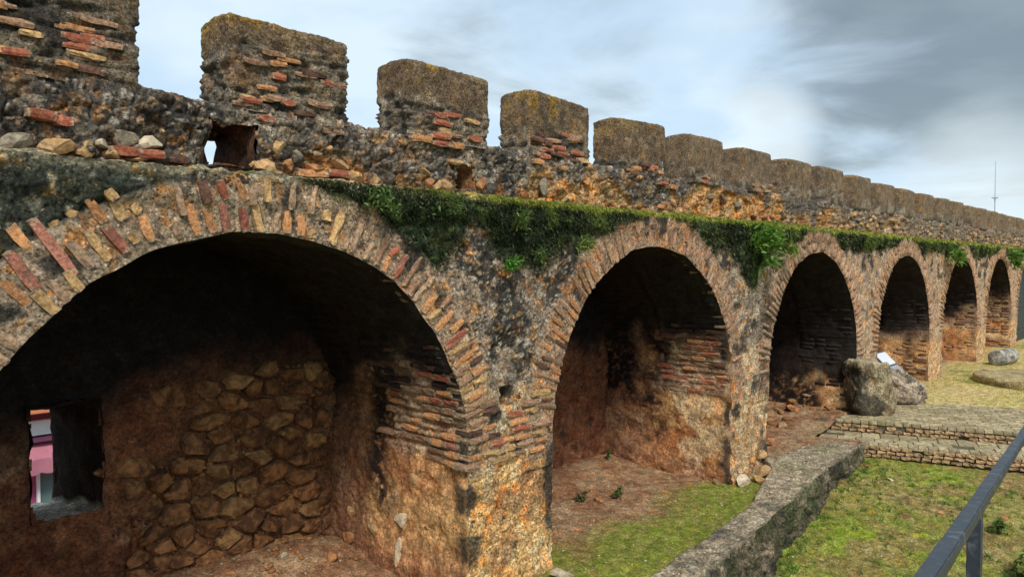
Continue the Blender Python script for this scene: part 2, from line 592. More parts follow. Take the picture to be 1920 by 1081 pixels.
def arch_sd(X, Z):
    """distance inside the opening (>0 inside), nearest boundary point, ring coordinate"""
    k, dx = bay_local(X)
    # pick the nearer centre for points on piers
    dx2 = dx - PITCHX
    use2 = (np.abs(dx2) < np.abs(dx)) & (k < NB - 1)
    dx = np.where(use2, dx2, dx); k = np.where(use2, k + 1, k)
    cx = X - dx
    below = Z < SPRING
    rad = np.where(below, np.abs(dx), np.hypot(dx, Z - SPRING))
    ux = np.where(below, np.sign(dx), dx / np.maximum(rad, 1e-6))
    uz = np.where(below, 0, (Z - SPRING) / np.maximum(rad, 1e-6))
    bx = cx + ux * R_ARCH; bz = np.where(below, Z, SPRING + uz * R_ARCH)
    w = wob(np.stack([bx, bx * 0, bz], -1))
    return (R_ARCH + w) - rad, bx + ux * w, bz + uz * w, rad - R_ARCH, np.degrees(np.arctan2(Z - SPRING, dx)), k


def moss_mask(X, Z):
    P = np.stack([X, X * 0, Z], -1)
    hang = 3.40 - 0.32 * ss(X, 2.9, 3.8) * (1 - ss(X, 4.3, 5.0)) * 0.6 - 0.28 * np.exp(-((X - 5.6) / 0.5) ** 2) - 0.55 * np.exp(-((X - 10.65) / 0.45) ** 2) \
        - 0.12 * np.exp(-((X - 9.2) / 0.5) ** 2) + 0.22 * np.exp(-((X - 4.95) / 0.16) ** 2) + 0.07 * ss(X, 12, 15)
    v = Z - hang + 0.14 * fbm(P, 2.6, 4, 2.0)
    m = ss(v, -0.06, 0.16)
    rho = arch_sd(X, Z)[3]
    m = m * ss(rho + 0.05 * fbm(P, 5, 2, 8), RING - 0.06, RING + 0.05)
    m = m * ss(X + 0.2 * fbm(P, 3, 2, 1), 2.75, 3.25)
    return m


def face_disp(X, Z, sd=None):
    """outward relief of the front face (towards -Y)"""
    P = np.stack([X, X * 0, Z], -1)
    if sd is None: sd = arch_sd(X, Z)
    rho, ang = sd[3], sd[4]
    d = 0.022 * fbm(P, 1.7, 3, 1) + 0.016 * fbm(P, 7, 3, 2) + 0.011 * fbm(P, 24, 3, 3)
    f1, f2, idd = worley(X * 11, Z * 11)
    d = d + 0.010 * ss(f2 - f1, 0.02, 0.3) * (idd - 0.3)
    ring = ss(rho, RING + 0.02, RING - 0.01) * (Z > SPRING - 0.3)
    d = d * (1 - 0.6 * ring) + 0.016 * ring
    d = d - 0.02 * np.exp(-((rho - RING - 0.012) / 0.016) ** 2) * (Z > SPRING + 0.3)
    # lumps of broken rubble at the foot of each pier
    d = d + 0.16 * ss(Z, 0.34, -0.05) * (0.5 + 0.6 * fbm(P, 2.2, 2, 9)) * ss(X, 8.5, 10.5)
    # overhanging ledge lip
    tl = ss(Z, LEDGE - 0.32, LEDGE - 0.17)
    d = d * (1 - 0.55 * tl) + 0.05 * tl * (0.9 + 0.3 * fbm(P, 2.3, 3, 12))
    # broken cavity and a square putlog hole in the first pier
    cav = np.exp(-(((X - 5.27) / 0.17) ** 2 + ((Z - 2.33) / 0.20) ** 2) ** 2)
    d = d - 0.10 * cav * (0.8 + 0.5 * fbm(P, 9, 3, 5))
    d = d - 0.20 * ss(np.maximum(np.abs(X - 5.27) / 0.060, np.abs(Z - 1.92) / 0.105), 1.12, 0.92)
    d = d + 0.035 * moss_mask(X, Z) * (0.5 + fbm(P, 9, 3, 15))
    d = d + 0.008 * chips(X, Z)[0] * (1 - ring) * ss(X, 14, 9)
    return d


def chips(X, Z, f=24.0):
    P = np.stack([X, X * 0, Z], -1)
    w = 0.6 * fbm(P, 14, 2, 301)
    f1, f2, idd = worley(X * f + w, Z * f * 1.2 + w)
    a = ss(f1, 0.46, 0.30) * (idd > 0.55)
    g1, g2, ide = worley(X * f * 0.42 + w + 40, Z * f * 0.55 + 17)
    b = ss(g1, 0.42, 0.30) * (ide > 0.70)
    return np.maximum(a, b), np.where(b > a, ide, idd)


def chip_color(c, X, Z, amt):
    m, i = chips(X, Z)
    i = (i * 37.0) % 1.0
    pal = lerp(lerp(cfull(X.shape, (0.46, 0.40, 0.31)), (0.40, 0.25, 0.13), (i > 0.45) * 1.0), (0.10, 0.085, 0.07), (i > 0.74) * 1.0)
    return c * (1 - (m * amt)[..., None]) + pal * (m * amt)[..., None]


def face_color(X, Z, sd):
    P = np.stack([X, X * 0, Z], -1)
    rho, ang, k = sd[3], sd[4], sd[5]
    n1 = fbm(P, 1.4, 4, 21); n2 = fbm(P, 5.5, 4, 22); n3 = fbm(P, 18, 4, 23, 0.6)
    c = lerp(cfull(X.shape, (0.25, 0.19, 0.14)), (0.41, 0.315, 0.22), ss(n2 + 0.6 * n3, -0.5, 0.7))
    c = lerp(c, (0.50, 0.42, 0.31), 0.6 * ss(n3, 0.25, 0.9))
    far = ss(X, 11.0, 15.5)
    c = lerp(c, lerp(cfull(X.shape, (0.50, 0.36, 0.235)), (0.34, 0.24, 0.165), ss(n2, -0.4, 0.6)), 0.85 * far)
    # ochre render low on the piers
    lowz = ss(Z + 0.10 * n2, 1.38, 1.24) * (1 - 0.5 * ss(X, 8, 10))
    oc = lerp(cfull(X.shape, (0.72, 0.44, 0.18)), (0.78, 0.56, 0.29), ss(n2, -0.2, 0.7))
    oc = lerp(oc, (0.36, 0.17, 0.075), 0.7 * ss(fbm(P, 2.2, 4, 25), 0.12, 0.6))
    oc = lerp(oc, (0.22, 0.17, 0.12), ss(n3, 0.35, 0.8) * 0.7)
    c = lerp(c, oc, lowz)
    # brick band of the pier: sandy mortar
    band = ss(Z + 0.03 * n2, 1.26, 1.36) * ss(Z + 0.05 * n2, 2.06, 1.94)
    c = lerp(c, (0.58, 0.43, 0.26), 0.85 * band * (1 - 0.6 * far))
    # ring mortar: browner, warmer away from the near arch
    ring = ss(rho, RING + 0.01, RING - 0.03) * (Z > SPRING - 0.2)
    rc = lerp(cfull(X.shape, (0.32, 0.22, 0.145)), (0.44, 0.30, 0.185), ss(n2 + 0.3 * n3, -0.3, 0.6))
    rc = lerp(rc, (0.37, 0.23, 0.145), 0.8 * ss(X, 5.0, 6.5))
    near_up = (k == 0) * ss(ang, 60, 85)
    rc = lerp(rc, (0.36, 0.27, 0.18), 0.8 * near_up)
    rc = lerp(rc, (0.48, 0.34, 0.20), 0.85 * (k == 0) * ss(ang, 36, 20))
    rc = lerp(rc, (0.42, 0.29, 0.19), ss(X, 13, 20) * 0.6)
    c = lerp(c, rc, ring * 0.92)
    # black growth: blotches, more on the upper wall and around the springing
    bl = fbm(P, 3.3, 5, 31, 0.6)
    wet = 0.10 + 0.18 * ss(Z, 2.2, 3.4) * (1 - ring) - 0.18 * lowz - 0.10 * far - 0.1 * ring * (k > 0)
    wet = wet + 0.30 * np.exp(-(((X - 5.25) / 0.35) ** 2 + ((Z - 2.4) / 0.45) ** 2))
    wet = wet + 0.45 * np.exp(-((X - 6.15) / 0.28) ** 2) * ss(Z, 2.2, 2.6) * ss(Z, 3.3, 2.9)
    black = ss(bl + wet * 1.5, 0.34, 0.62)
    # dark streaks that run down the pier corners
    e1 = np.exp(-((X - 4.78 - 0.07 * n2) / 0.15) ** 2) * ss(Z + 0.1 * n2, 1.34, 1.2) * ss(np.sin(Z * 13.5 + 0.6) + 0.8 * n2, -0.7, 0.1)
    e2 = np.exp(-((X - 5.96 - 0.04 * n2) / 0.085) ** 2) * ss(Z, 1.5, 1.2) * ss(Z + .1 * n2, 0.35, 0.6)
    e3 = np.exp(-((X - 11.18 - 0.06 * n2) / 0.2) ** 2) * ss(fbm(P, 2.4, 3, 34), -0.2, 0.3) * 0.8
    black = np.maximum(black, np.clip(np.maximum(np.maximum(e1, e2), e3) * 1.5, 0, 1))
    c = lerp(c, (0.030, 0.029, 0.026), black * 0.90)
    c = chip_color(c, X, Z, 0.75 * (1 - ring) * ss(Z, 1.9, 2.2) * ss(X, 14, 9))
    # near top left corner: dark lichen with greenish and whitish crust
    tl = ss(2.0 - X + 0.3 * n1, -0.6, 0.2) * ss(Z, 3.0, 3.35) * (1 - ring)
    c = lerp(c, lerp(cfull(X.shape, (0.045, 0.05, 0.036)), (0.27, 0.26, 0.19), ss(n3 + 0.5 * n2, 0.15, 0.8)), tl)
    crust = ss(n3 + n2 * 0.6, 0.55, 1.0) * ss(Z, 3.3, 3.6) * (1 - ring)
    c = lerp(c, (0.50, 0.45, 0.36), crust * 0.6)
    m = moss_mask(X, Z)
    c = lerp(c, lerp(cfull(X.shape, (0.026, 0.040, 0.018)), (0.075, 0.11, 0.03), ss(n3, 0.0, 0.8)), m)
    gl = ss(Z + 0.02 * n2, LEDGE - 0.07, LEDGE - 0.035) * ss(X + 0.7 * n1, 3.6, 5.6)
    c = lerp(c, lerp(cfull(X.shape, (0.22, 0.25, 0.035)), (0.36, 0.33, 0.07), ss(n3, -0.4, 0.5)), gl * 0.95)
    # pale lip on the ledge
    lip = ss(Z, LEDGE - 0.09, LEDGE - 0.03) * (1 - ss(X, 3.6, 6))
    c = lerp(c, (0.36, 0.31, 0.20), lip * 0.55)
    return c


def front_block(xs, zs):
    X, Z = np.meshgrid(xs, zs, indexing='ij')
    sd = arch_sd(X, Z)
    h = max((xs[1] - xs[0]), (zs[1] - zs[0])) * 1.25
    gapx = np.gradient(xs)[:, None] * np.ones_like(Z)
    h = np.maximum(gapx, zs[1] - zs[0]) * 1.3
    inside = sd[0] > h
    snap = (sd[0] > 0) & ~inside
    Xs = np.where(snap, sd[1], X); Zs = np.where(snap, sd[2], Z)
    sd2 = arch_sd(Xs, Zs)
    d = face_disp(Xs, Zs, sd2)
    col = face_color(Xs, Zs, sd2)
    Pm = np.stack([Xs, -d, Zs], -1)
    bad = inside[:-1, :-1] | inside[1:, :-1] | inside[1:, 1:] | inside[:-1, 1:]
    V, q = sheet_arrays(Pm, ~bad)
    return V, q, col


def view_steps(a, b, px, cap=0.06, lo=0.006):
    xs = [a]
    while xs[-1] < b:
        x = xs[-1]
        xs.append(x + max(lo, min(cap, (max(x, 0.6) + 4.643) ** 2 / 13041 * px)))
    return np.array(xs)


ZT = LEDGE - 0.01
parts = [front_block(view_steps(-1.2, 5.4, 2.6), np.arange(-0.25, ZT + 0.006, 0.0125)),
         front_block(view_steps(5.38, 11.4, 2.6), np.arange(-0.25, ZT + 0.01, 0.017)),
         front_block(view_steps(11.36, 46.0, 3.0, 0.07), np.arange(-0.1, ZT + 0.02, 0.03))]
face = sheets_obj('wall_face', parts, M['masonry'], wall)

# ------------------------------------------------------------------ niches: vault, back wall, bricks
def soffit_color(P, t, k, side):
    X, Y, Z = P[..., 0], P[..., 1], P[..., 2]
    n1 = fbm(P, 1.6, 4, 41); n2 = fbm(P, 5, 4, 42); n3 = fbm(P, 17, 4, 43, 0.6)
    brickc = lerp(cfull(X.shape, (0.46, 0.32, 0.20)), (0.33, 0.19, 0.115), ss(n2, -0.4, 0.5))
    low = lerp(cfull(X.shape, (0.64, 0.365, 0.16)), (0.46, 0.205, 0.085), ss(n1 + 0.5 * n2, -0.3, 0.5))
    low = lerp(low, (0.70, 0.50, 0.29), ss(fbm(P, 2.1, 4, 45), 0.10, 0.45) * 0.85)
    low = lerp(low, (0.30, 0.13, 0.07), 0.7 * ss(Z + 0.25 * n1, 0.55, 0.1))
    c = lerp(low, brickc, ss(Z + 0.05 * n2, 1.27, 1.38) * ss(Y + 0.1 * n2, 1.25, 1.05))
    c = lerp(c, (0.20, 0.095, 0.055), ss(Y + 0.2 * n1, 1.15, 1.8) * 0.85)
    # soot with painted shade: the crown of the vault and runs down the wall
    hi_ = Z + 0.30 * n1 + 0.12 * n2 - 0.16 * (Y - 0.4) * 0
    if k == 0:
        soot_shade = ss(hi_, 1.85, 2.4)
        soot_shade = np.maximum(soot_shade, ss(Z + 0.4 * (Y - 1.2) + 0.3 * n1, 1.7, 2.4) * ss(Y, 0.7, 1.5))
        run = np.exp(-((Y - 1.30 - 0.12 * n1) / 0.24) ** 2) * ss(Z + 0.12 * n2, 0.55, 0.8)
    elif k == 1:
        soot_shade = ss(hi_, 1.85, 2.3)
        run = np.exp(-((Y - 1.25 - 0.15 * n1) / 0.30) ** 2) * ss(Z + 0.2 * n2, 0.35, 0.7) * (0.6 + 0.4 * ss(n2, -0.2, 0.3))
        run = np.maximum(run, ss(Y + 0.3 * n1, 1.45, 1.8) * ss(Z + .3 * n2, 1.0, 1.4))
    elif k == 2:
        soot_shade = ss(hi_, 0.55, 1.0)
        run = ss(Y + 0.4 * n1, 0.55, 0.9)
    elif k == 3:
        soot_shade = ss(hi_, 1.2, 1.75)
        run = ss(Y + 0.4 * n1, 1.0, 1.4) * 0.9 + np.exp(-((Y - 0.45) / 0.16) ** 2) * 0.8
    else:
        soot_shade = ss(hi_, 1.55 + 0.35 * (k - 4), 2.05 + 0.35 * (k - 4))
        run = ss(Y + 0.4 * n1, 1.2, 1.6) * 0.9
    soot_shade = np.clip(np.maximum(soot_shade, run * ss(n3 + 0.8, 0, 0.7)), 0, 1)
    c = lerp(c, (0.010, 0.009, 0.010), soot_shade * 0.97)
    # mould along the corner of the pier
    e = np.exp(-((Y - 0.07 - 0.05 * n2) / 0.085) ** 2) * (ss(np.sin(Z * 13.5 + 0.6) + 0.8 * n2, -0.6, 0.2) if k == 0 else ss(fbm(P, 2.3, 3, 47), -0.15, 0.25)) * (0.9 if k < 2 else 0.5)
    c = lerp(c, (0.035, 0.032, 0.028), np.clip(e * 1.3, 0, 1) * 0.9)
    return c


def niche(k):
    cx = arch_c(k)
    arc = math.pi * R_ARCH
    if k == 0: du_r, du_l, dy = 0.013, 0.045, 0.018
    elif k == 1: du_r, du_l, dy = 0.018, 0.05, 0.022
    elif k == 2: du_r, du_l, dy = 0.035, 0.06, 0.04
    else: du_r, du_l, dy = 0.06, 0.1, 0.07
    jam = SPRING + 0.25
    # path runs right jamb up, over, left jamb down
    tr = np.arange(-jam, arc / 2, du_r); tl = np.arange(arc / 2, arc + jam + du_l, du_l)
    t = np.concatenate([tr, tl])
    ys = np.arange(0, DEPTH + 0.05, dy)
    T, Yg = np.meshgrid(t, ys, indexing='ij')
    phi = np.clip(T, 0, arc) / R_ARCH
    low = (T < 0) | (T > arc)
    ux = np.cos(phi); uz = np.where(low, 0, np.sin(phi))
    zz = np.where(T < 0, SPRING + T, np.where(T > arc, SPRING - (T - arc), SPRING + R_ARCH * np.sin(phi)))
    ib = np.stack([cx + R_ARCH * ux, T * 0, zz], -1)
    w = wob(ib)
    P = np.stack([cx + (R_ARCH + w) * ux, Yg, zz + w * uz], -1)
    fd = face_disp(P[:, 0, 0], P[:, 0, 2])
    edge = ss(Yg, 0.14, 0.0)
    P[..., 1] -= fd[:, None] * edge
    d = 0.03 * fbm(P, 1.8, 3, 51) + 0.016 * fbm(P, 6.5, 3, 52) + 0.009 * fbm(P, 22, 3, 53)
    # worn courses of brick
    zc = P[..., 2]
    course = ss(zc, 1.30, 1.45) * ss(zc, 3.3, 2.4)
    d = d + course * 0.010 * np.sin(zc * 2 * np.pi / 0.085 + 0.8 * fbm(P, 3, 2, 54))
    d = d - 0.05 * ss(Yg, 1.05, 1.12) * (zc > SPRING + 0.1)        # the vault steps back behind the front rib
    d = d * (1 - edge)
    P[..., 0] -= ux * d; P[..., 2] -= uz * d
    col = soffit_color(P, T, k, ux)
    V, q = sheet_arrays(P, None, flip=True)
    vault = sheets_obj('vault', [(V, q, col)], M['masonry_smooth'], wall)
    # back wall
    h = 0.02 if k == 0 else (0.03 if k == 1 else 0.06)
    xs = np.arange(cx - R_ARCH - 0.12, cx + R_ARCH + 0.13, h)
    zs = np.arange(-0.2, SPRING + R_ARCH + 0.15, h)
    X, Z = np.meshgrid(xs, zs, indexing='ij')
    P = np.stack([X, X * 0 + DEPTH, Z], -1)
    d = 0.03 * fbm(P, 1.5, 3, 61) + 0.02 * fbm(P, 6, 3, 62) + 0.01 * fbm(P, 20, 3, 63)
    f1, f2, idd = worley(X * 4.2 + 0.5 * fbm(P, 3, 2, 1), Z * 5.5)
    rub = ss(X - cx + 0.5 * fbm(P, 1.5, 3, 64), -0.3, 0.3) * ss(Z, 2.4, 2.0) if k == 0 else 0.8
    d = d + 0.035 * rub * (ss(f2 - f1, 0.0, 0.22) - 1 + 0.5 * idd)
    n1 = fbm(P, 1.5, 4, 65); n2 = fbm(P, 5, 4, 66)
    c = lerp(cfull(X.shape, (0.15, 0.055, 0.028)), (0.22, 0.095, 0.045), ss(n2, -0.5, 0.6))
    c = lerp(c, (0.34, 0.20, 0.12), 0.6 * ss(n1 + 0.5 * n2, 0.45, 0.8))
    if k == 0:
        c = lerp(c, (0.15, 0.075, 0.035), 0.7 * rub)  # bed behind the rubble darkened, shadow of the joints painted in
        soot_shade = ss(Z + 0.25 * n1 + 0.1 * n2 + 0.12 * (3.2 - X), 1.75, 2.3)
    elif k == 1: soot_shade = np.maximum(ss(Z + 0.3 * n1, 1.7, 2.2), ss(n1 + n2 * 0.5, 0.2, 0.5) * 0.8)
    else: soot_shade = ss(Z + 0.4 * n1 + 0.2 * n2, 0.5, 1.0)
    c = lerp(c, (0.010, 0.009, 0.010), soot_shade * 0.97)  # upper back wall blackened: soot plus painted shade of the niche
    P[..., 1] -= d
    mask = None
    if k == 0:
        wn = 0.03 * fbm(P, 8, 3, 68)
        inw = (X > 1.80 + wn) & (X < 2.37 + wn) & (Z > 1.03 + wn) & (Z < 2.03 - wn)
        mask = ~(inw[:-1, :-1] & inw[1:, :-1] & inw[1:, 1:] & inw[:-1, 1:])
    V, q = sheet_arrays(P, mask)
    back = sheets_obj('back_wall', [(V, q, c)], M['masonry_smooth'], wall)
    return vault, back


NICHES = [niche(k) for k in range(NB)]

# splayed loophole through the first niche's back wall
def loop_tunnel(name, ring_in, ring_out, y0, y1, col, parent, n=14, m=10, amp=0.02, mat=None, sill=False):
    """four-sided tunnel between an inner and an outer rectangle (x0,x1,z0,z1)"""
    def ringpts(r):
        x0, x1, z0, z1 = r
        pts = []
        cs = [(x0, z0), (x1, z0), (x1, z1), (x0, z1), (x0, z0)]
        for (ax, az), (bx, bz) in zip(cs[:-1], cs[1:]):
            for i in range(n): pts.append((ax + (bx - ax) * i / n, az + (bz - az) * i / n))
        pts.append(cs[-1])
        return np.array(pts)
    a, b = ringpts(ring_in), ringpts(ring_out)
    s = np.linspace(0, 1, m)[None, :, None]
    XZ = a[:, None] * (1 - s) + b[:, None] * s
    Yg = y0 + (y1 - y0) * np.linspace(0, 1, m)[None, :] * np.ones((len(a), 1))
    P = np.stack([XZ[..., 0], Yg, XZ[..., 1]], -1)
    P[..., 0] += amp * fbm(P, 5, 3, 71) ; P[..., 2] += amp * fbm(P, 5, 3, 72)
    n2 = fbm(P, 7, 4, 73)
    c = lerp(cfull(n2.shape, col[0]), col[1], ss(n2, -0.5, 0.6))
    if sill: c[:n + 1] = lerp(cfull(n2.shape, (0.80, 0.74, 0.62)), (0.58, 0.50, 0.38), ss(n2, -0.3, 0.5))[:n + 1]  # bottom side painted pale, for daylight pouring in on the sill
    V, q = sheet_arrays(P)
    return sheets_obj(name, [(V, q, c)], mat or M['masonry_smooth'], parent)


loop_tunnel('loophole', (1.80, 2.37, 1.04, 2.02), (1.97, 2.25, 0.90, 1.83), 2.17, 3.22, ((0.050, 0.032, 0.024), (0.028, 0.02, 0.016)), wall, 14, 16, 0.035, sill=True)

# outer (town) side of the wall and the fill over the vaults, so that no light comes through
def core():
    xs = np.concatenate([np.arange(-2, 1.97, 0.33), [1.97, 2.25], np.arange(2.6, 46.5, 0.8)]); zs = np.array([-4.4, -2, 0.2, 0.90, 1.83, 3.0, 3.80])
    X, Z = np.meshgrid(xs, zs, indexing='ij')
    P = np.stack([X, X * 0 + 3.2, Z], -1)
    hole = (xs[:-1, None] > 1.96) & (xs[:-1, None] < 2.0) & (zs[None, :-1] > 0.89) & (zs[None, :-1] < 1.0)
    a = sheet_arrays(P, ~hole, True) + (cfull(X.shape, (0.3, 0.23, 0.16)),)
    X, Y = np.meshgrid(xs, np.array([0.30, 1.2, 2.2, 3.2]), indexing='ij')
    P = np.stack([X, Y, X * 0 + 3.80], -1)
    b = sheet_arrays(P) + (cfull(X.shape, (0.25, 0.2, 0.14)),)
    Y, Z = np.meshgrid(np.array([0.0, 1.6, 3.2]), np.array([-4.4, 0, 3.8]), indexing='ij')
    e1 = sheet_arrays(np.stack([Y * 0 + 46.0, Y, Z], -1)) + (cfull(Y.shape, (0.3, 0.23, 0.16)),)
    e0 = sheet_arrays(np.stack([Y * 0 - 1.2, Y, Z], -1), None, True) + (cfull(Y.shape, (0.3, 0.23, 0.16)),)
    return sheets_obj('wall_core', [a, b, e1, e0], M['masonry'], wall)


core()

# ------------------------------------------------------------------ ledge top and parapet
PY0, PY1, SILL = 0.35, 0.81, 4.41


def par_color(P, nrm_y):
    X, Z = P[..., 0], P[..., 2]
    n1 = fbm(P, 1.1, 4, 81); n2 = fbm(P, 4.6, 4, 82); n3 = fbm(P, 15, 4, 83, 0.62)
    c = lerp(cfull(X.shape, (0.13, 0.11, 0.092)), (0.32, 0.255, 0.18), ss(n2 + 0.7 * n3, -0.35, 0.75))
    c = lerp(c, (0.40, 0.35, 0.28), ss(n3 + 0.3 * n2, 0.35, 0.95) * 0.8)
    black = ss(fbm(P, 2.4, 5, 84, 0.62) + 0.28 * ss(X, 3.2, 1.6) + 0.05, 0.10, 0.42) * (1 - 0.65 * ss(X, 6, 9))
    c = lerp(c, (0.035, 0.033, 0.031), black * 0.78)
    c = chip_color(c, X, Z, 0.75 * ss(X, 15, 10))
    c = c * 0.82
    # broken patches of ochre rubble core low down
    och = ss(n1 + 0.35 * n2 + 0.75 * ss(X, 5.2, 7.2) - 2.1 * (Z - 3.96), 0.10, 0.45) * ss(X, 2.6, 3.6)
    oc = lerp(cfull(X.shape, (0.50, 0.265, 0.09)), (0.50, 0.33, 0.16), ss(n2, -0.3, 0.6))
    oc = lerp(oc, (0.27, 0.11, 0.045), ss(n3, 0.2, 0.7))
    c = lerp(c, oc, och * (1 - 0.4 * ss(X, 14, 20)))
    c = lerp(c, lerp(cfull(X.shape, (0.30, 0.235, 0.165)), (0.17, 0.135, 0.10), ss(n2, -.4, .5)), 0.6 * ss(X, 13, 19))
    return c


def parapet():
    xs = np.concatenate([view_steps(-1.2, 13.0, 2.6, 0.05), np.arange(13.1, 46.0, 0.09)])
    path = []
    dz = 0.014
    for z in np.arange(LEDGE - 0.12, SILL - 0.06, dz): path.append((PY0, z, -1, 0))
    for a in np.linspace(0, math.pi / 2, 5): path.append((PY0 + 0.06 - 0.06 * math.cos(a), SILL - 0.06 + 0.06 * math.sin(a), -math.cos(a), math.sin(a)))
    for y in np.linspace(PY0 + 0.10, PY1 - 0.1, 10): path.append((y, SILL, 0, 1))
    for a in np.linspace(math.pi / 2, 0, 4): path.append((PY1 - 0.06 + 0.06 * math.cos(a), SILL - 0.06 + 0.06 * math.sin(a), math.cos(a), math.sin(a)))
    for z in np.arange(SILL - 0.12, LEDGE - 0.2, -0.05): path.append((PY1, z, 1, 0))
    A = np.array(path)
    X = xs[:, None] * np.ones(len(A)); n = len(xs)
    P = np.stack([X, A[None, :, 0] * np.ones((n, 1)), A[None, :, 1] * np.ones((n, 1))], -1)
    d = 0.035 * fbm(P, 1.6, 3, 91) + 0.026 * fbm(P, 5.5, 3, 92) + 0.016 * fbm(P, 17, 3, 93)
    f1, f2, idd = worley(X * 7 + 0.4 * fbm(P, 4, 2, 3), P[..., 2] * 9.5 + P[..., 1] * 7)
    d = d + 0.026 * (ss(f2 - f1, 0.0, 0.25) - 0.6 + 0.6 * (idd - 0.5))
    d = d + 0.010 * chips(X, P[..., 2])[0]
    # the broken base is eaten back under the sill
    zc = P[..., 2]
    low = ss(fbm(P, 1.1, 4, 81) + 0.35 * fbm(P, 4.6, 4, 82) + 0.55 * ss(X, 5.8, 7.5) - 1.9 * (zc - 3.98), 0.12, 0.42)
    d = d - 0.05 * low * (A[None, :, 2] < -0.5)
    col = par_color(P, None)
    P[..., 1] += A[None, :, 2] * d; P[..., 2] += A[None, :, 3] * d * 0.8
    # two openings in the front
    fr = (A[None, :, 2] < -0.9) * np.ones((n, 1), bool)
    bk = (A[None, :, 2] > 0.9) * np.ones((n, 1), bool)
    wv = 0.03 * fbm(np.stack([X, X * 0, zc], -1), 7, 2, 3)
    h1 = fr & (np.abs(X - 2.685 + wv) < 0.185) & (np.abs(zc - 4.115 + wv) < 0.155)
    h2 = fr & (np.abs(X - 5.08 + wv) < 0.115) & (np.abs(zc - 4.06 + wv) < 0.125)
    b1 = bk & (np.abs(X - 2.71) < 0.09) & (np.abs(zc - 4.10) < 0.14)
    H = h1 | h2 | b1
    mask = ~(H[:-1, :-1] & H[1:, :-1] & H[1:, 1:] & H[:-1, 1:])
    V, q = sheet_arrays(P, mask)
    return sheets_obj('parapet', [(V, q, col)], M['masonry'], wall)


par = parapet()
loop_tunnel('drain_hole', (2.49, 2.87, 3.94, 4.28), (2.62, 2.775, 3.95, 4.25), PY0 - 0.01, PY1 + 0.03, ((0.16, 0.065, 0.035), (0.05, 0.03, 0.02)), wall, 10, 12, 0.05)
loop_tunnel('drain_hole', (4.95, 5.21, 3.92, 4.19), (5.06, 5.08, 4.03, 4.05), PY0 - 0.01, PY0 + 0.42, ((0.30, 0.15, 0.07), (0.14, 0.07, 0.04)), wall, 8, 10, 0.03)


def ledge():
    xs = np.concatenate([view_steps(-1.2, 13, 3, 0.05), np.arange(13.1, 46, 0.1)])
    s = np.linspace(-0.06, 0.48, 30)
    X, Y = np.meshgrid(xs, s, indexing='ij')
    P = np.stack([X, Y, X * 0 + LEDGE], -1)
    fd = face_disp(xs, xs * 0 + LEDGE - 0.03)
    P[:, :, 1] = -fd[:, None] + 0.012 + (Y + 0.06) / 0.54 * (0.468 + fd[:, None])
    hump = np.sin(np.clip((Y + 0.06) / 0.5, 0, 1) * math.pi)
    P[..., 2] += -0.028 - 0.05 * np.exp(-((Y + 0.06) / 0.035) ** 2) + 0.05 * hump + 0.03 * fbm(P, 4, 3, 95) + 0.02 * fbm(P, 14, 3, 96)
    n2 = fbm(P, 3, 4, 97); n3 = fbm(P, 12, 4, 98)
    c = lerp(cfull(X.shape, (0.34, 0.28, 0.17)), (0.20, 0.17, 0.11), ss(n2, -0.3, 0.5))
    g = ss(X + 0.8 * n2, 3.0, 5.5)
    c = lerp(c, lerp(cfull(X.shape, (0.15, 0.18, 0.035)), (0.28, 0.24, 0.07), ss(n3, -0.3, 0.6)), g * 0.9)
    V, q = sheet_arrays(P)
    return sheets_obj('ledge_top', [(V, q, c)], M['masonry'], wall)


ledge()

# ------------------------------------------------------------------ merlons
ML, MW, MT, MH = 0.975, 1.06, 0.46, 0.69
MPITCH = 1.692


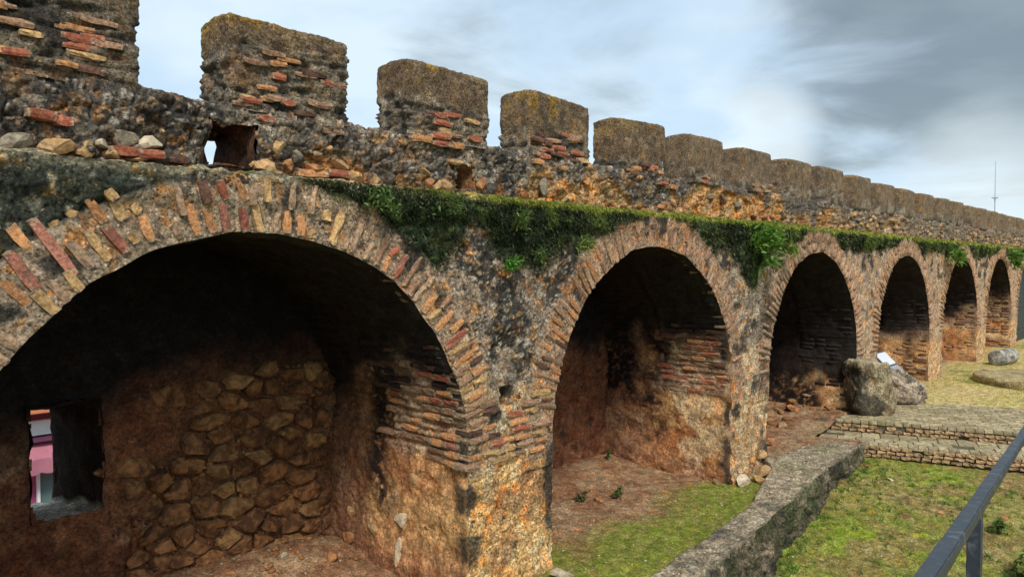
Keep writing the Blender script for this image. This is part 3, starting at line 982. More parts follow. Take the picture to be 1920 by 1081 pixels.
def merlon(i):
    x = ML + MPITCH * i
    cx = x + MW / 2
    res = 0.016 if i <= 2 else (0.022 if i < 5 else (0.04 if i < 9 else 0.075))
    capfrac = [0.90, 0.74, 0.46, 0.50, 0.32, 0.24][i] if i < 6 else random.uniform(0.1, 0.5)
    rg = np.random.default_rng(i)
    tilt = rg.uniform(-0.012, 0.012, 2)

    def shape(P, N):
        W = P + np.array([cx, PY0 + MT / 2, SILL])
        zf = P[:, 2] / MH
        n1 = fbm(W, 1.8, 4, 101 + i % 3); n2 = fbm(W, 5.5, 4, 102); n3 = fbm(W, 18, 4, 103, 0.62)
        er = ss(zf + 0.22 * n1, capfrac + 0.06, capfrac - 0.10)         # eroded, layered lower part
        lay = fbm(W, 1, 4, 104, 0.55, (5.5, 5.5, 21))
        lay = 1 - np.abs(lay) * 2
        d = 0.012 * fbm(W, 1.7, 2, 105) + 0.007 * fbm(W, 8, 3, 106) + 0.008 * fbm(W, 30, 2, 107)
        d = d + er * (-0.022 + 0.034 * lay + 0.016 * fbm(W, 13, 3, 108))
        Q = P + N * d[:, None]
        # the cap is a low hip, worn round at the corners
        top = ss(zf, 0.80, 1.0)
        Q[:, 2] -= top * (0.03 * (np.abs(P[:, 1]) / (MT / 2)) ** 2 + 0.012 * (np.abs(P[:, 0]) / (MW / 2)) ** 8)
        Q[:, 2] += top * (tilt[0] * P[:, 0] * 2)
        Q[:, 0] *= 1 + 0.02 * (1 - zf)
        cap = lerp(cfull(n2.shape, (0.20, 0.135, 0.08)), (0.30, 0.205, 0.115), ss(n2 + 0.6 * n3, -0.4, 0.7))
        cap = lerp(cap, (0.09, 0.072, 0.055), 0.6 * ss(n1, 0.1, 0.7))
        ylw = ss(zf + 0.3 * n1 - 0.35 * (P[:, 0] / MW + 0.5), 0.62, 0.90) * ss(n2, -0.1, 0.4)
        cap = lerp(cap, (0.36, 0.21, 0.035), 0.85 * ylw * (1.0 if i < 4 else 0.45))
        low = lerp(cfull(n2.shape, (0.15, 0.125, 0.10)), (0.32, 0.25, 0.17), ss(lay + 0.5 * n3, -0.2, 0.8))
        low = lerp(low, (0.42, 0.22, 0.10), 0.6 * ss(n2 - 0.1, 0.3, 0.7))
        low = lerp(low, (0.04, 0.037, 0.035), 0.8 * ss(fbm(W, 4.2, 4, 109), 0.12, 0.5))
        sidew = ss(-N[:, 0], 0.3, 0.9)
        low = lerp(low, (0.30, 0.29, 0.25), 0.55 * sidew * ss(n3, -0.2, 0.5))  # left faces painted paler and greyer, as the light shows them
        cap = cap * 0.84; low = low * (0.70 if i < 2 else 0.85)
        if i > 4: cap = lerp(cap, (0.215, 0.155, 0.10), 0.5)
        return Q, lerp(cap, low, er)
    nx = max(6, int(MW / res)); ny = max(4, int(MT / (res * 1.3))); nz = max(6, int(MH / res))
    o = bpy.data.objects.new('merlon', block_mesh('merlon', (MW, MT, MH + 0.04), (nx, ny, nz), 0.026, shape, M['cap']))
    link(o, wall)
    o.location = (cx, PY0 + MT / 2, SILL - 0.03)
    if i >= 4: o.scale = (0.92 + rg.uniform(-0.02, 0.03), 1, 1 + rg.uniform(-0.03, 0.03))
    return o, capfrac


MERLONS = [merlon(i) for i in range(27)]
bpy.context.view_layer.update()

# ------------------------------------------------------------------ bricks and stones in the wall
WARM = {'brick_orange': 4, 'brick_ochre': 4, 'brick_red': 2.2, 'brick_dull': 2}
DULL = {'brick_dull': 6, 'brick_orange': 2, 'brick_ochre': 1, 'brick_red': 1.2}
MIXD = {'brick_dull': 4, 'brick_orange': 3, 'brick_ochre': 3, 'brick_red': 2, 'brick_dark': 1}


def face_y(x, z):
    return -float(face_disp(np.array([x]), np.array([z]))[0])


def ring_bricks(k, prob, weights, parent, pitch=0.083, lim=(0, 180), collect=None, fat=1.0, ok=None):
    cx = arch_c(k)
    n = int(math.pi * (R_ARCH + 0.2) / pitch)
    for i in range(n):
        ang = math.pi * (i + 0.5) / n
        dg = math.degrees(ang)
        if not lim[0] <= dg <= lim[1]: continue
        p = prob(dg)
        ca, sa = math.cos(ang), math.sin(ang)
        er = Vector((ca, 0, sa)); et = Vector((-sa, 0, ca))
        # one long brick or two short ones across the ring
        if random.random() < 0.55:
            runs = [(random.uniform(0.0, 0.03), random.uniform(0.24, 0.37))]
        else:
            a = random.uniform(0.15, 0.2)
            runs = [(random.uniform(-0.005, 0.01), a), (a + 0.025, RING - random.uniform(0.0, 0.04))]
        for r0, r1 in runs:
            if random.random() > p: continue
            if collect is not None: r0 = max(r0, 0.03)
            rm = R_ARCH + (r0 + r1) / 2
            x, z = cx + rm * ca, SPRING + rm * sa
            if z > LEDGE - 0.06 or (ok and not ok(x, z)): continue
            y = (face_y(x, z) if collect is None else -0.028) + 0.08 - random.uniform(-0.001, 0.009)
            tw = random.uniform(-0.05, 0.05)
            e1 = (er + et * tw).normalized(); e3 = (et - er * tw).normalized()
            dims = (r1 - r0, 0.18, random.uniform(0.042, 0.062) * (fat if dg > 45 else 1.0))
            if collect is not None:
                collect.append((random.choice(BRICK[pick(weights(dg))]), axes(e1, Y3, e3, dims, Vector((x, y, z)))))
            else:
                put_brick(parent, (x, y, z), e1, Y3, e3, dims, weights(dg))


def prob0(d):
    if d < 40: return 0.80
    if d < 58: return 0.42
    if d < 80: return 0.38
    if d < 92: return 0.42
    if d < 125: return 0.55
    return 0.66


# the bricks that show through the render of the near arch: outer end, inner end, kind
NEAR_RING = [(1.18, 3.42, 1.29, 3.28, 'o'), (1.29, 3.46, 1.5, 3.15, 'p'), (1.35, 3.53, 1.45, 3.38, 'y'), (1.47, 3.34, 1.59, 3.2, 't'), (1.46, 3.57, 1.55, 3.46, 'y'), (1.57, 3.41, 1.69, 3.24, 'y'), (1.57, 3.62, 1.67, 3.47, 'o'), (1.68, 3.67, 1.72, 3.61, 'y'), (1.72, 3.6, 1.78, 3.49, 'y'), (1.67, 3.45, 1.79, 3.29, 'd'), (1.89, 3.52, 1.95, 3.36, 'o'), (1.82, 3.41, 1.86, 3.35, 'y'), (1.83, 3.58, 1.88, 3.54, 'y'), (1.13, 3.12, 1.26, 2.98, 'o'), (1.16, 3.27, 1.3, 3.07, 'p'), (2.17, 3.66, 2.25, 3.41, 'o'), (2.26, 3.77, 2.31, 3.63, 'k'), (2.31, 3.59, 2.36, 3.43, 'o'), (2.39, 3.78, 2.44, 3.66, 'r'), (2.41, 3.64, 2.46, 3.44, 'p'), (2.53, 3.78, 2.58, 3.66, 'o'), (2.56, 3.61, 2.59, 3.43, 'd'), (2.65, 3.65, 2.7, 3.44, 'y'), (2.09, 3.47, 2.14, 3.39, 't'), (3.12, 3.46, 3.12, 3.39, 'y'), (2.92, 3.57, 2.91, 3.41, 'o'), (3.04, 3.58, 3.03, 3.41, 'o'), (3.38, 3.6, 3.29, 3.33, 'y'), (3.26, 3.63, 3.25, 3.55, 'y'), (3.68, 3.35, 3.59, 3.21, 't'), (3.94, 3.35, 3.87, 3.28, 'r'), (4.04, 3.29, 3.92, 3.12, 'p'), (3.84, 3.22, 3.77, 3.1, 'o'), (3.97, 3.15, 3.87, 3.04, 'r'), (4.34, 3.11, 4.28, 3.02, 't'), (4.35, 2.92, 4.19, 2.77, 'o'), (4.56, 2.77, 4.35, 2.62, 'o'), (4.4, 2.78, 4.26, 2.7, 'y'), (4.7, 2.59, 4.44, 2.44, 'r'), (4.7, 2.7, 4.55, 2.61, 'o'), (4.73, 2.47, 4.5, 2.38, 'y')]
KIND = {'o': 'brick_orange', 'y': 'brick_ochre', 'r': 'brick_red', 'p': 'brick_pink', 'd': 'brick_redbrown', 't': 'brick_tan', 'k': 'brick_dark'}
for x0, z0, x1, z1, c in NEAR_RING:
    p, q = Vector((x0, 0, z0)), Vector((x1, 0, z1))
    cc = Vector((arch_c(0), 0, SPRING)); gap = R_ARCH + 0.01 - (q - cc).length
    if gap > 0:
        p = p + (p - cc).normalized() * gap; q = q + (q - cc).normalized() * gap
    e1 = (p - q); L = e1.length; e1.normalize(); m_ = (p + q) / 2
    e3 = Vector((-e1.z, 0, e1.x))
    put_brick(face, (m_.x, face_y(m_.x, m_.z) + 0.084 - random.uniform(0.006, 0.014), m_.z), e1, Y3, e3, (L * 1.04, 0.18, random.uniform(0.054, 0.070) if z0 > 3.2 and x0 < 3.5 else random.uniform(0.050, 0.062)), {KIND[c]: 1})


def clear_of_near(x, z):
    return all(abs((x - (a + c) / 2)) > 0.075 or abs(z - (b + d) / 2) > 0.14 for a, b, c, d, k in NEAR_RING)


ring_bricks(0, lambda d: 0.85 if d < 38 else 0.6, lambda d: MIXD if d < 38 else {'brick_tan': 4, 'brick_dull': 3}, face, 0.092, (6, 84), None, 1.0, clear_of_near)
ring_bricks(0, lambda d: 0.8, lambda d: {'brick_tan': 5, 'brick_dull': 3, 'brick_ochre': 1}, face, 0.100, (84, 158), None, 1.05, clear_of_near)
ring_bricks(1, lambda d: 0.78 if d > 112 else (0.62 if d < 40 else 0.5), lambda d: MIXD if d > 150 else ({'brick_tan': 4, 'brick_orange': 2, 'brick_dull': 2} if d > 105 else {'brick_dull': 5, 'brick_tan': 4}), face, 0.098, (4, 176))
far_ring = []
for k in range(2, 7):
    ring_bricks(k, lambda d: 0.72, lambda d: {'brick_dull': 4, 'brick_tan': 6}, None, 0.098, (0, 180), far_ring)
joined_copies('ring_brickwork', far_ring, wall, kind='stuff')

# courses in the first pier's front
for j in range(9):
    z = 1.33 + 0.082 * j
    x = 4.70 + random.uniform(0, 0.08)
    while x < 5.93:
        L = random.uniform(0.16, 0.30)
        xm = x + L / 2
        skip = (abs(xm - 5.27) < 0.06 + L / 2 and abs(z - 1.92) < 0.12)
        if not skip and x + L < 6.0 and random.random() < 0.66:
            tilt = 0.28 * ss(np.array(5.15 - xm), 0.0, 0.4) * ss(np.array(z), 1.45, 1.9)
            tilt = float(tilt) + random.uniform(-0.03, 0.03)
            ex = Vector((math.cos(tilt), 0, math.sin(tilt))); ez = Vector((-math.sin(tilt), 0, math.cos(tilt)))
            put_brick(face, (xm, face_y(xm, z) + 0.08 - 0.012, z), ex, Y3, ez, (L, 0.18, random.uniform(0.045, 0.06)), MIXD)
        x += L + random.uniform(0.015, 0.03)


def jamb_bricks(k, z1, prob, depth):
    cx = arch_c(k)
    vault = NICHES[k][0]
    t = -0.09
    while t < z1:
        y = random.uniform(0.03, 0.15)
        phi = max(t, 0) / R_ARCH
        nrm = Vector((-math.cos(phi), 0, -math.sin(phi))) if t > 0 else Vector((-1, 0, 0))
        z = SPRING + (R_ARCH * math.sin(phi) if t > 0 else t)
        x = cx + R_ARCH * math.cos(phi)
        ez = Vector((-math.sin(phi), 0, math.cos(phi)))
        while y < depth:
            L = random.uniform(0.15, 0.29)
            if random.random() < prob * (1 - 0.4 * y / depth):
                P = np.array([[x, y + L / 2, z]])
                d = float(0.03 * fbm(P, 1.8, 3, 51)[0] + 0.016 * fbm(P, 6.5, 3, 52)[0])
                c = Vector((x, y + L / 2, z)) + nrm * (d - 0.078 + 0.010)
                put_brick(vault, c, Y3, nrm, ez, (L, 0.16, random.uniform(0.042, 0.058)), {'brick_soot_shade': 3, 'brick_dark': 2} if z + 0.25 * (y - 0.5) > 2.05 + random.uniform(-.15, .15) else {'brick_dull': 3.5, 'brick_red': 2.5, 'brick_orange': 3, 'brick_tan': 1.5, 'brick_pink': 1, 'brick_dark': 1})
            y += L + random.uniform(0.015, 0.03)
        t += 0.085


jamb_bricks(0, 1.15, 0.88, 1.05)
jamb_bricks(1, 1.0, 0.78, 1.0)
far_jamb = []
for k in range(2, 7):
    cx = arch_c(k)
    for j in range(24):
        z = 0.35 + j * 0.09 + 0.02 * random.random()
        y = 0.05
        while y < 1.0:
            L = random.uniform(0.18, 0.3)
            if random.random() < 0.55:
                dz = max(0, z - SPRING); x = cx + math.sqrt(max(0.1, R_ARCH ** 2 - dz * dz))
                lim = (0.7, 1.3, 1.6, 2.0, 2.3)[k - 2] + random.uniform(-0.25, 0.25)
                w = {'brick_soot_shade': 1} if z > lim else {'brick_dull': 5, 'brick_tan': 4, 'brick_dark': 2}
                far_jamb.append((random.choice(BRICK[pick(w)]), axes(Y3, -X3, Z3, (L, 0.14, 0.05), Vector((x + 0.064, y + L / 2, z)))))
            y += L + 0.03
joined_copies('jamb_brickwork', far_jamb, wall, kind='stuff')

# red and ochre bricks in the merlons and the parapet
for i, (mo, cf) in enumerate(MERLONS[:7]):
    n = [18, 20, 13, 22, 6, 4, 9][i]
    for _ in range(n):
        zf = random.uniform(0.03, max(0.12, cf - 0.06))
        L = random.uniform(0.10, 0.24)
        x = mo.location.x + random.uniform(-MW / 2 + L / 2 + 0.01, MW / 2 - L / 2 - 0.01)
        z = mo.location.z + MH * zf
        tl = random.uniform(-0.05, 0.05)
        put_brick(mo, (x, PY0 + 0.035 + random.uniform(-0.006, 0.014), z), Vector((math.cos(tl), 0, math.sin(tl))), Y3, Vector((-math.sin(tl), 0, math.cos(tl))),
                  (L, 0.12, random.uniform(0.035, 0.055)), {'brick_red': 4, 'brick_orange': 2.5, 'brick_ochre': 1.5, 'brick_dull': 3, 'brick_dark': 2})
for x, z, L, w in [(1.43, 4.14, 0.16, 'brick_red'), (1.56, 4.12, 0.10, 'brick_red'), (1.92, 3.97, 0.20, 'brick_red'), (2.09, 3.965, 0.17, 'brick_red'), (2.28, 3.95, 0.14, 'brick_dark'),
                   (4.50, 4.37, 0.24, 'brick_orange'), (4.74, 4.355, 0.22, 'brick_red'), (4.95, 4.36, 0.16, 'brick_orange'), (3.55, 4.31, 0.2, 'brick_dull'), (2.95, 4.33, 0.14, 'brick_red'),
                   (6.15, 4.33, 0.18, 'brick_orange'), (6.6, 4.30, 0.12, 'brick_orange'), (8.7, 4.30, 0.2, 'brick_red'), (8.95, 4.27, 0.2, 'brick_orange'), (3.35, 3.95, 0.28, 'brick_orange'), (3.6, 3.97, 0.2, 'brick_red')]:
    tl = random.uniform(-0.06, 0.06)
    put_brick(par, (x, PY0 + 0.025, z), Vector((math.cos(tl), 0, math.sin(tl))), Y3, Vector((-math.sin(tl), 0, math.cos(tl))), (L, 0.14, random.uniform(0.045, 0.06)), {w: 1})

# broken stones showing at the foot of the parapet
for x, z, a, b, w in [(1.66, 4.08, 0.22, 0.17, 'stone_grey'), (1.92, 4.06, 0.24, 0.2, 'stone_grey'), (1.52, 3.96, 0.24, 0.13, 'stone_tan'), (1.68, 3.955, 0.13, 0.15, 'stone_tan'), (2.10, 4.04, 0.2, 0.13, 'stone_pale'),
                      (1.28, 3.95, 0.3, 0.13, 'stone_grey'), (1.79, 4.0, 0.1, 0.08, 'stone_pale'), (2.02, 3.94, 0.2, 0.07, 'stone_tan'), (1.84, 3.94, 0.16, 0.08, 'stone_tan'),
                      (2.94, 3.965, 0.30, 0.16, 'stone_tan'), (3.14, 3.99, 0.14, 0.18, 'stone_clay'), (3.05, 4.13, 0.2, 0.16, 'stone_tan'), (3.24, 4.06, 0.16, 0.14, 'stone_grey'), (3.43, 4.10, 0.14, 0.10, 'stone_tan'),
                      (3.52, 4.17, 0.1, 0.08, 'stone_tan'), (3.62, 4.06, 0.26, 0.09, 'stone_tan'), (3.40, 3.99, 0.3, 0.10, 'stone_clay'), (3.75, 3.95, 0.24, 0.12, 'stone_tan'), (4.0, 3.95, 0.14, 0.16, 'stone_tan'),
                      (4.62, 3.97, 0.16, 0.14, 'stone_clay'), (4.74, 3.95, 0.14, 0.18, 'stone_tan'), (4.86, 3.97, 0.18, 0.2, 'stone_tan'), (4.55, 4.08, 0.2, 0.09, 'stone_tan'), (5.29, 4.02, 0.16, 0.26, 'stone_clay'), (5.0, 4.21, 0.24, 0.1, 'stone_tan')]:
    put_stone(par, (x, PY0 + 0.01, z), (a, 0.16, b), {w: 1}, (random.uniform(-.2, .2), random.uniform(-.3, .3), random.uniform(-.2, .2)))
x = 6.3
while x < 16:
    for _ in range(2):
        a = random.uniform(0.1, 0.26)
        put_stone(par, (x + random.uniform(-.1, .1), PY0 + 0.02, random.choice((3.93, 3.99, 4.08, 4.18)) + random.uniform(-.04, .04)), (a, 0.14, a * random.uniform(0.6, 0.95)), {'stone_tan': 4, 'stone_clay': 2.5, 'stone_grey': 1})
    x += random.uniform(0.26, 0.5)
far_st = []
x = 16
while x < 40:
    a = random.uniform(0.1, 0.24)
    far_st.append((random.choice(STONE[pick({'stone_tan': 4, 'stone_pale': 1, 'stone_grey': 2})]), Matrix.LocRotScale(Vector((x, PY0 + 0.02, random.uniform(3.92, 4.3))), Matrix.Rotation(random.uniform(-.4, .4), 3, 'Y').to_quaternion(), Vector((a, 0.14, a * 0.7)))))
    x += random.uniform(0.06, 0.18)
joined_copies('parapet_rubble', far_st, wall, kind='stuff')

# fitted rubble in the back wall of the near niche: each stone from its own cell
def clip_poly(poly, nx, nz, d):
    out = []
    for i in range(len(poly)):
        a, b = poly[i], poly[(i + 1) % len(poly)]
        sa = a[0] * nx + a[1] * nz - d; sb = b[0] * nx + b[1] * nz - d
        if sa <= 0: out.append(a)
        if sa * sb < 0:
            t = sa / (sa - sb); out.append((a[0] + (b[0] - a[0]) * t, a[1] + (b[1] - a[1]) * t))
    return out


rough_stones = [rough_stone_mesh('packing_stone', M['stone_cave' if j % 3 else 'stone_amber'], 1700 + j, 1) for j in range(10)]


def fitted_rubble(parent):
    rg = random.Random(5)
    pts = []
    tries = 0
    while tries < 6000:
        tries += 1
        x, z = rg.uniform(2.35, 4.85), rg.uniform(0.05, 2.35)
        big = rg.choice((0.13, 0.2, 0.25)) if 0.6 < z < 1.95 else 0.13
        if all(((x - p[0]) / 1.35) ** 2 + ((z - p[1]) * 1.12) ** 2 > (0.5 * (big + p[2])) ** 2 * 1.3 for p in pts): pts.append((x, z, big))
    for i, (x, z, r) in enumerate(pts):
        if x > 4.68 or z > 2.15 or z < 0.1: continue
        lim = 3.05 + 0.45 * max(0, z - 1.2) - (0.35 if z < 1.3 else 0)
        shy = max(0.0, min(1.0, (lim - x) / 0.5))          # stones sink into the clay towards the loophole
        if rg.random() < shy * 0.75 or x < 2.55: continue
        poly = [(-0.3, -0.25), (0.3, -0.25), (0.3, 0.25), (-0.3, 0.25)]
        for j, (x2, z2, r2) in enumerate(pts):
            if j == i: continue
            dx, dz = x2 - x, z2 - z
            if dx * dx + dz * dz > 0.5: continue
            sx, sz = dx / 1.35 ** 2, dz * 1.12 ** 2      # the metric the points were spread in
            d = 0.5 * (dx * sx + dz * sz)
            ln = math.hypot(sx, sz)
            poly = clip_poly(poly, sx / ln, sz / ln, d / ln - rg.uniform(0.008, 0.022))
            if len(poly) < 3: break
        if len(poly) < 3: continue
        for _ in range(1):
            q = []
            for a, b in zip(poly, poly[1:] + poly[:1]):
                k_ = rg.uniform(.08, .2); q.append((a[0] * (1 - k_) + b[0] * k_, a[1] * (1 - k_) + b[1] * k_)); q.append((a[0] * k_ + b[0] * (1 - k_), a[1] * k_ + b[1] * (1 - k_)))
            poly = q
        n = len(poly)
        if n > 16: continue
        bd = float(0.03 * fbm(np.array([[x, DEPTH, z]]), 1.5, 3, 61)[0])
        proud = rg.uniform(0.03, 0.11) * (1 - 0.6 * shy)
        vs, fs = [], []
        tiltx, tiltz = rg.uniform(-.25, .25), rg.uniform(-.25, .25)
        for sc, y in ((1.0, 0.06), (1.0, -proud * 0.35), (0.80, -proud * 0.9)):
            for (a, b) in poly:
                jj = 1 + rg.uniform(-.10, .10) * (1.7 if sc < 1 else 1)
                vs.append((a * sc * jj, y + (a * tiltx + b * tiltz if y < 0 else 0) + rg.uniform(-.012, .012), b * sc * jj))
        vs.append((rg.uniform(-.05, .05), -proud * rg.uniform(0.8, 1.2), rg.uniform(-.04, .04)))
        for l in (0, 1):
            for a in range(n):
                b = (a + 1) % n
                fs.append((l * n + a, l * n + b, (l + 1) * n + b, (l + 1) * n + a))
        for a in range(n): fs.append((2 * n + a, 2 * n + (a + 1) % n, 3 * n))
        me = bpy.data.meshes.new('stone')
        me.from_pydata(vs, [], fs)
        me.materials.append(M['stone_cave'] if rg.random() < 0.75 else M['stone_amber'])
        for p in me.polygons: p.use_smooth = rg.random() < 0.25
        o = bpy.data.objects.new('stone', me)
        link(o, parent)
        o.location = (x, DEPTH - bd + 0.005, z)


fitted_rubble(NICHES[0][1])
fill = []
for i in range(420):
    x, z = random.uniform(2.6, 4.66), random.uniform(0.1, 2.15)
    if x < 3.0 + 0.45 * max(0, z - 1.2) - (0.4 if z < 1.3 else 0): continue
    a = random.choice((0.03, 0.04, 0.06, 0.09))
    bd = float(0.03 * fbm(np.array([[x, DEPTH, z]]), 1.5, 3, 61)[0])
    fill.append((rough_stones[i % 10], Matrix.LocRotScale(Vector((x, DEPTH - bd - 0.012, z)), Matrix.Rotation(random.uniform(0, 3), 3, 'Y').to_quaternion(), Vector((a * random.uniform(1, 1.9), 0.05, a)))))
joined_copies('packing_stones', fill, NICHES[0][1], kind='stuff')
# pale patched stones set in the near jamb, and rubble at the foot of the second pier
vault0 = NICHES[0][0]
for y, z, a, b, w in [(0.98, 0.62, 0.30, 0.22, 'stone_pale'), (1.02, 0.25, 0.16, 0.36, 'stone_pale'), (0.75, 1.08, 0.16, 0.18, 'stone_tan'), (1.45, 0.42, 0.26, 0.24, 'stone_tan'), (1.85, 0.50, 0.22, 0.18, 'stone_tan'), (1.9, 0.2, 0.3, 0.2, 'stone_clay')]:
    o = put_stone(vault0, (arch_c(0) + R_ARCH + 0.015, y, z), (0.10, a, b), {w: 1}, (random.uniform(-.2, .2), 0.1, 0))
for x, y, z, a, w in [(10.15, -0.14, 0.08, 0.34, 'stone_pale'), (10.5, -0.22, 0.06, 0.3, 'stone_tan'), (10.8, -0.16, 0.10, 0.4, 'stone_tan'), (11.1, -0.12, 0.16, 0.36, 'stone_grey'), (10.95, -0.05, 0.30, 0.3, 'stone_tan'), (9.95, 0.15, 0.05, 0.22, 'stone_tan')]:
    put_stone(face, (x, y, z), (a, a * 0.7, a * 0.62), {w: 1})

# ------------------------------------------------------------------ ground
def height_sheet(name, xs, ys, hf, cf, mat, mask=None, label=None):
    X, Y = np.meshgrid(xs, ys, indexing='ij')
    P = np.stack([X, Y, X * 0], -1)
    P[..., 2] = hf(X, Y, P)
    c = cf(X, Y, P)
    V, q = sheet_arrays(P, mask(X, Y) if mask else None)
    return sheets_obj(name, [(V, q, c)], mat, None, kind='structure', label=label)


KERB_IN = [(2.0, -1.28), (6.31, -0.99), (9.01, -0.74), (10.2, -0.42), (11.47, -0.05), (13.2, -0.02)]
KERB_OUT = [(2.0, -1.64), (7.12, -1.33), (9.83, -1.03), (12.57, -0.80), (13.35, -0.76)]


def along(poly, x):
    return np.interp(x, [p[0] for p in poly], [p[1] for p in poly])


def soil_h(X, Y, P):
    h = 0.02 + 0.025 * fbm(P, 1.2, 3, 121) + 0.015 * fbm(P, 6, 3, 122) + 0.008 * fbm(P, 25, 2, 123)
    h = h + 0.16 * ss(X, 11.3, 13.4) + 0.10 * ss(Y, 1.2, 2.2) + 0.16 * ss(Y, 0.9, 2.1) * ss(X, 5, 4.2)
    return h + 0.20 * ss(X, 13.5, 15.0)


def soil_c(X, Y, P):
    n1 = fbm(P, 0.9, 4, 125); n2 = fbm(P, 4, 4, 126); n3 = fbm(P, 16, 4, 127)
    c = lerp(cfull(X.shape, (0.24, 0.12, 0.062)), (0.33, 0.215, 0.12), ss(n2, -0.4, 0.6))
    c = lerp(c, (0.36, 0.25, 0.14), ss(n3 + n1 * 0.6, 0.35, 0.9) * 0.7)
    g = ss(-Y + 0.6 * n1 + 0.3 * n2, -0.85, 0.0) * ss(X, 11.6, 10.4)
    c = lerp(c, lerp(cfull(X.shape, (0.17, 0.21, 0.02)), (0.24, 0.21, 0.06), ss(n3, -0.3, 0.6)), g * 0.95)
    g2 = ss(n2 + 0.3 * n1, 0.3, 0.6) * ss(Y, 0.3, -0.2) * ss(X, 11.5, 13)
    c = lerp(c, (0.10, 0.13, 0.03), g2)
    return c


height_sheet('soil', np.concatenate([np.arange(-1.2, 5.6, 0.06), np.arange(5.6, 15.2, 0.03)]), np.concatenate([np.arange(-1.6, 0.6, 0.025), np.arange(0.6, 2.35, 0.045)]), soil_h, soil_c, M['earth'],
             lambda X, Y: ((Y > along(KERB_OUT, X) + 0.05) & (X < 14.9) & ~((X + 0.332 * (Y + 0.10) > 13.36) & (Y < 0.0)))[:-1, :-1])


def lawn_h(X, Y, P):
    u = X + 0.31 * (Y + 0.54)
    h = -0.10 + 0.095 * np.minimum(u - 13.22, 0.0)
    h = np.maximum(h, -0.95)
    return h + 0.035 * fbm(P, 0.9, 3, 131) + 0.018 * fbm(P, 5, 3, 132) + 0.012 * fbm(P, 18, 3, 133)


def lawn_c(X, Y, P):
    n1 = fbm(P, 0.7, 4, 135); n2 = fbm(P, 2.6, 4, 136); n3 = fbm(P, 15, 4, 137)
    c = lerp(cfull(X.shape, (0.20, 0.20, 0.035)), (0.27, 0.205, 0.07), ss(n2 + 0.4 * n1, -0.25, 0.5))
    c = lerp(c, (0.19, 0.26, 0.015), ss(n1 + 0.5 * n2 - 0.1, 0.0, 0.5) * 0.9)
    c = lerp(c, (0.24, 0.15, 0.06), 0.7 * ss(fbm(P, 1.3, 4, 138), 0.18, 0.5))
    c = lerp(c, (0.33, 0.27, 0.13), ss(n3 + 0.3 * n2, 0.4, 0.9) * 0.6)
    return lerp(c, (0.05, 0.045, 0.022), ss(n3, -0.2, -0.8) * 0.6)


height_sheet('lawn', np.arange(1.5, 15.0, 0.035), np.concatenate([np.arange(-9, -5, 0.15), np.arange(-5, -0.5, 0.035)]), lawn_h, lawn_c, M['earth'],
             lambda X, Y: ((Y < along(KERB_OUT, X) + 0.12) & (X + 0.32 * (Y + 0.12) < 13.6))[:-1, :-1])


def upper_h(X, Y, P):
    return 0.325 + 0.02 * fbm(P, 0.8, 3, 141) + 0.012 * fbm(P, 5, 3, 142)


def upper_c(X, Y, P):
    n1 = fbm(P, 0.6, 4, 145); n2 = fbm(P, 2.4, 4, 146); n3 = fbm(P, 11, 4, 147)
    c = lerp(cfull(X.shape, (0.50, 0.40, 0.15)), (0.54, 0.39, 0.18), ss(n2, -0.4, 0.5))
    c = lerp(c, (0.20, 0.235, 0.045), ss(n1 + 0.6 * n2 + 0.4 * n3, 0.05, 0.6))
    c = lerp(c, (0.36, 0.21, 0.11), ss(Y + 0.3 * n1, 0.2, 0.8))
    return c


height_sheet('upper_lawn', np.concatenate([np.arange(13.8, 24, 0.07), np.arange(24, 60, 0.25)]), np.concatenate([np.arange(-14, -5, 0.3), np.arange(-5, 2.4, 0.07)]), upper_h, upper_c, M['earth'],
             lambda X, Y: (X + 0.33 * Y > 16.8)[:-1, :-1] | ((Y > 0.0) & (X > 14.6))[:-1, :-1])


def big_ground():
    xs = np.array([-900, -300, -100, -40, -15, -5, 5, 20, 40, 60, 120, 300, 900.0]); ys = np.array([-900, -300, -100, -40, -12, -4, 1.5, 3.25, 3.3, 12, 30, 60, 150, 400, 900.0])

    def h(X, Y, P): return np.where(Y < 3.27, -1.05, -4.3)

    def c(X, Y, P): return lerp(cfull(X.shape, (0.16, 0.16, 0.06)), (0.22, 0.19, 0.15), (Y > 3.27) * 1.0)
    height_sheet('ground', xs, ys, h, c, M['earth'])


big_ground()

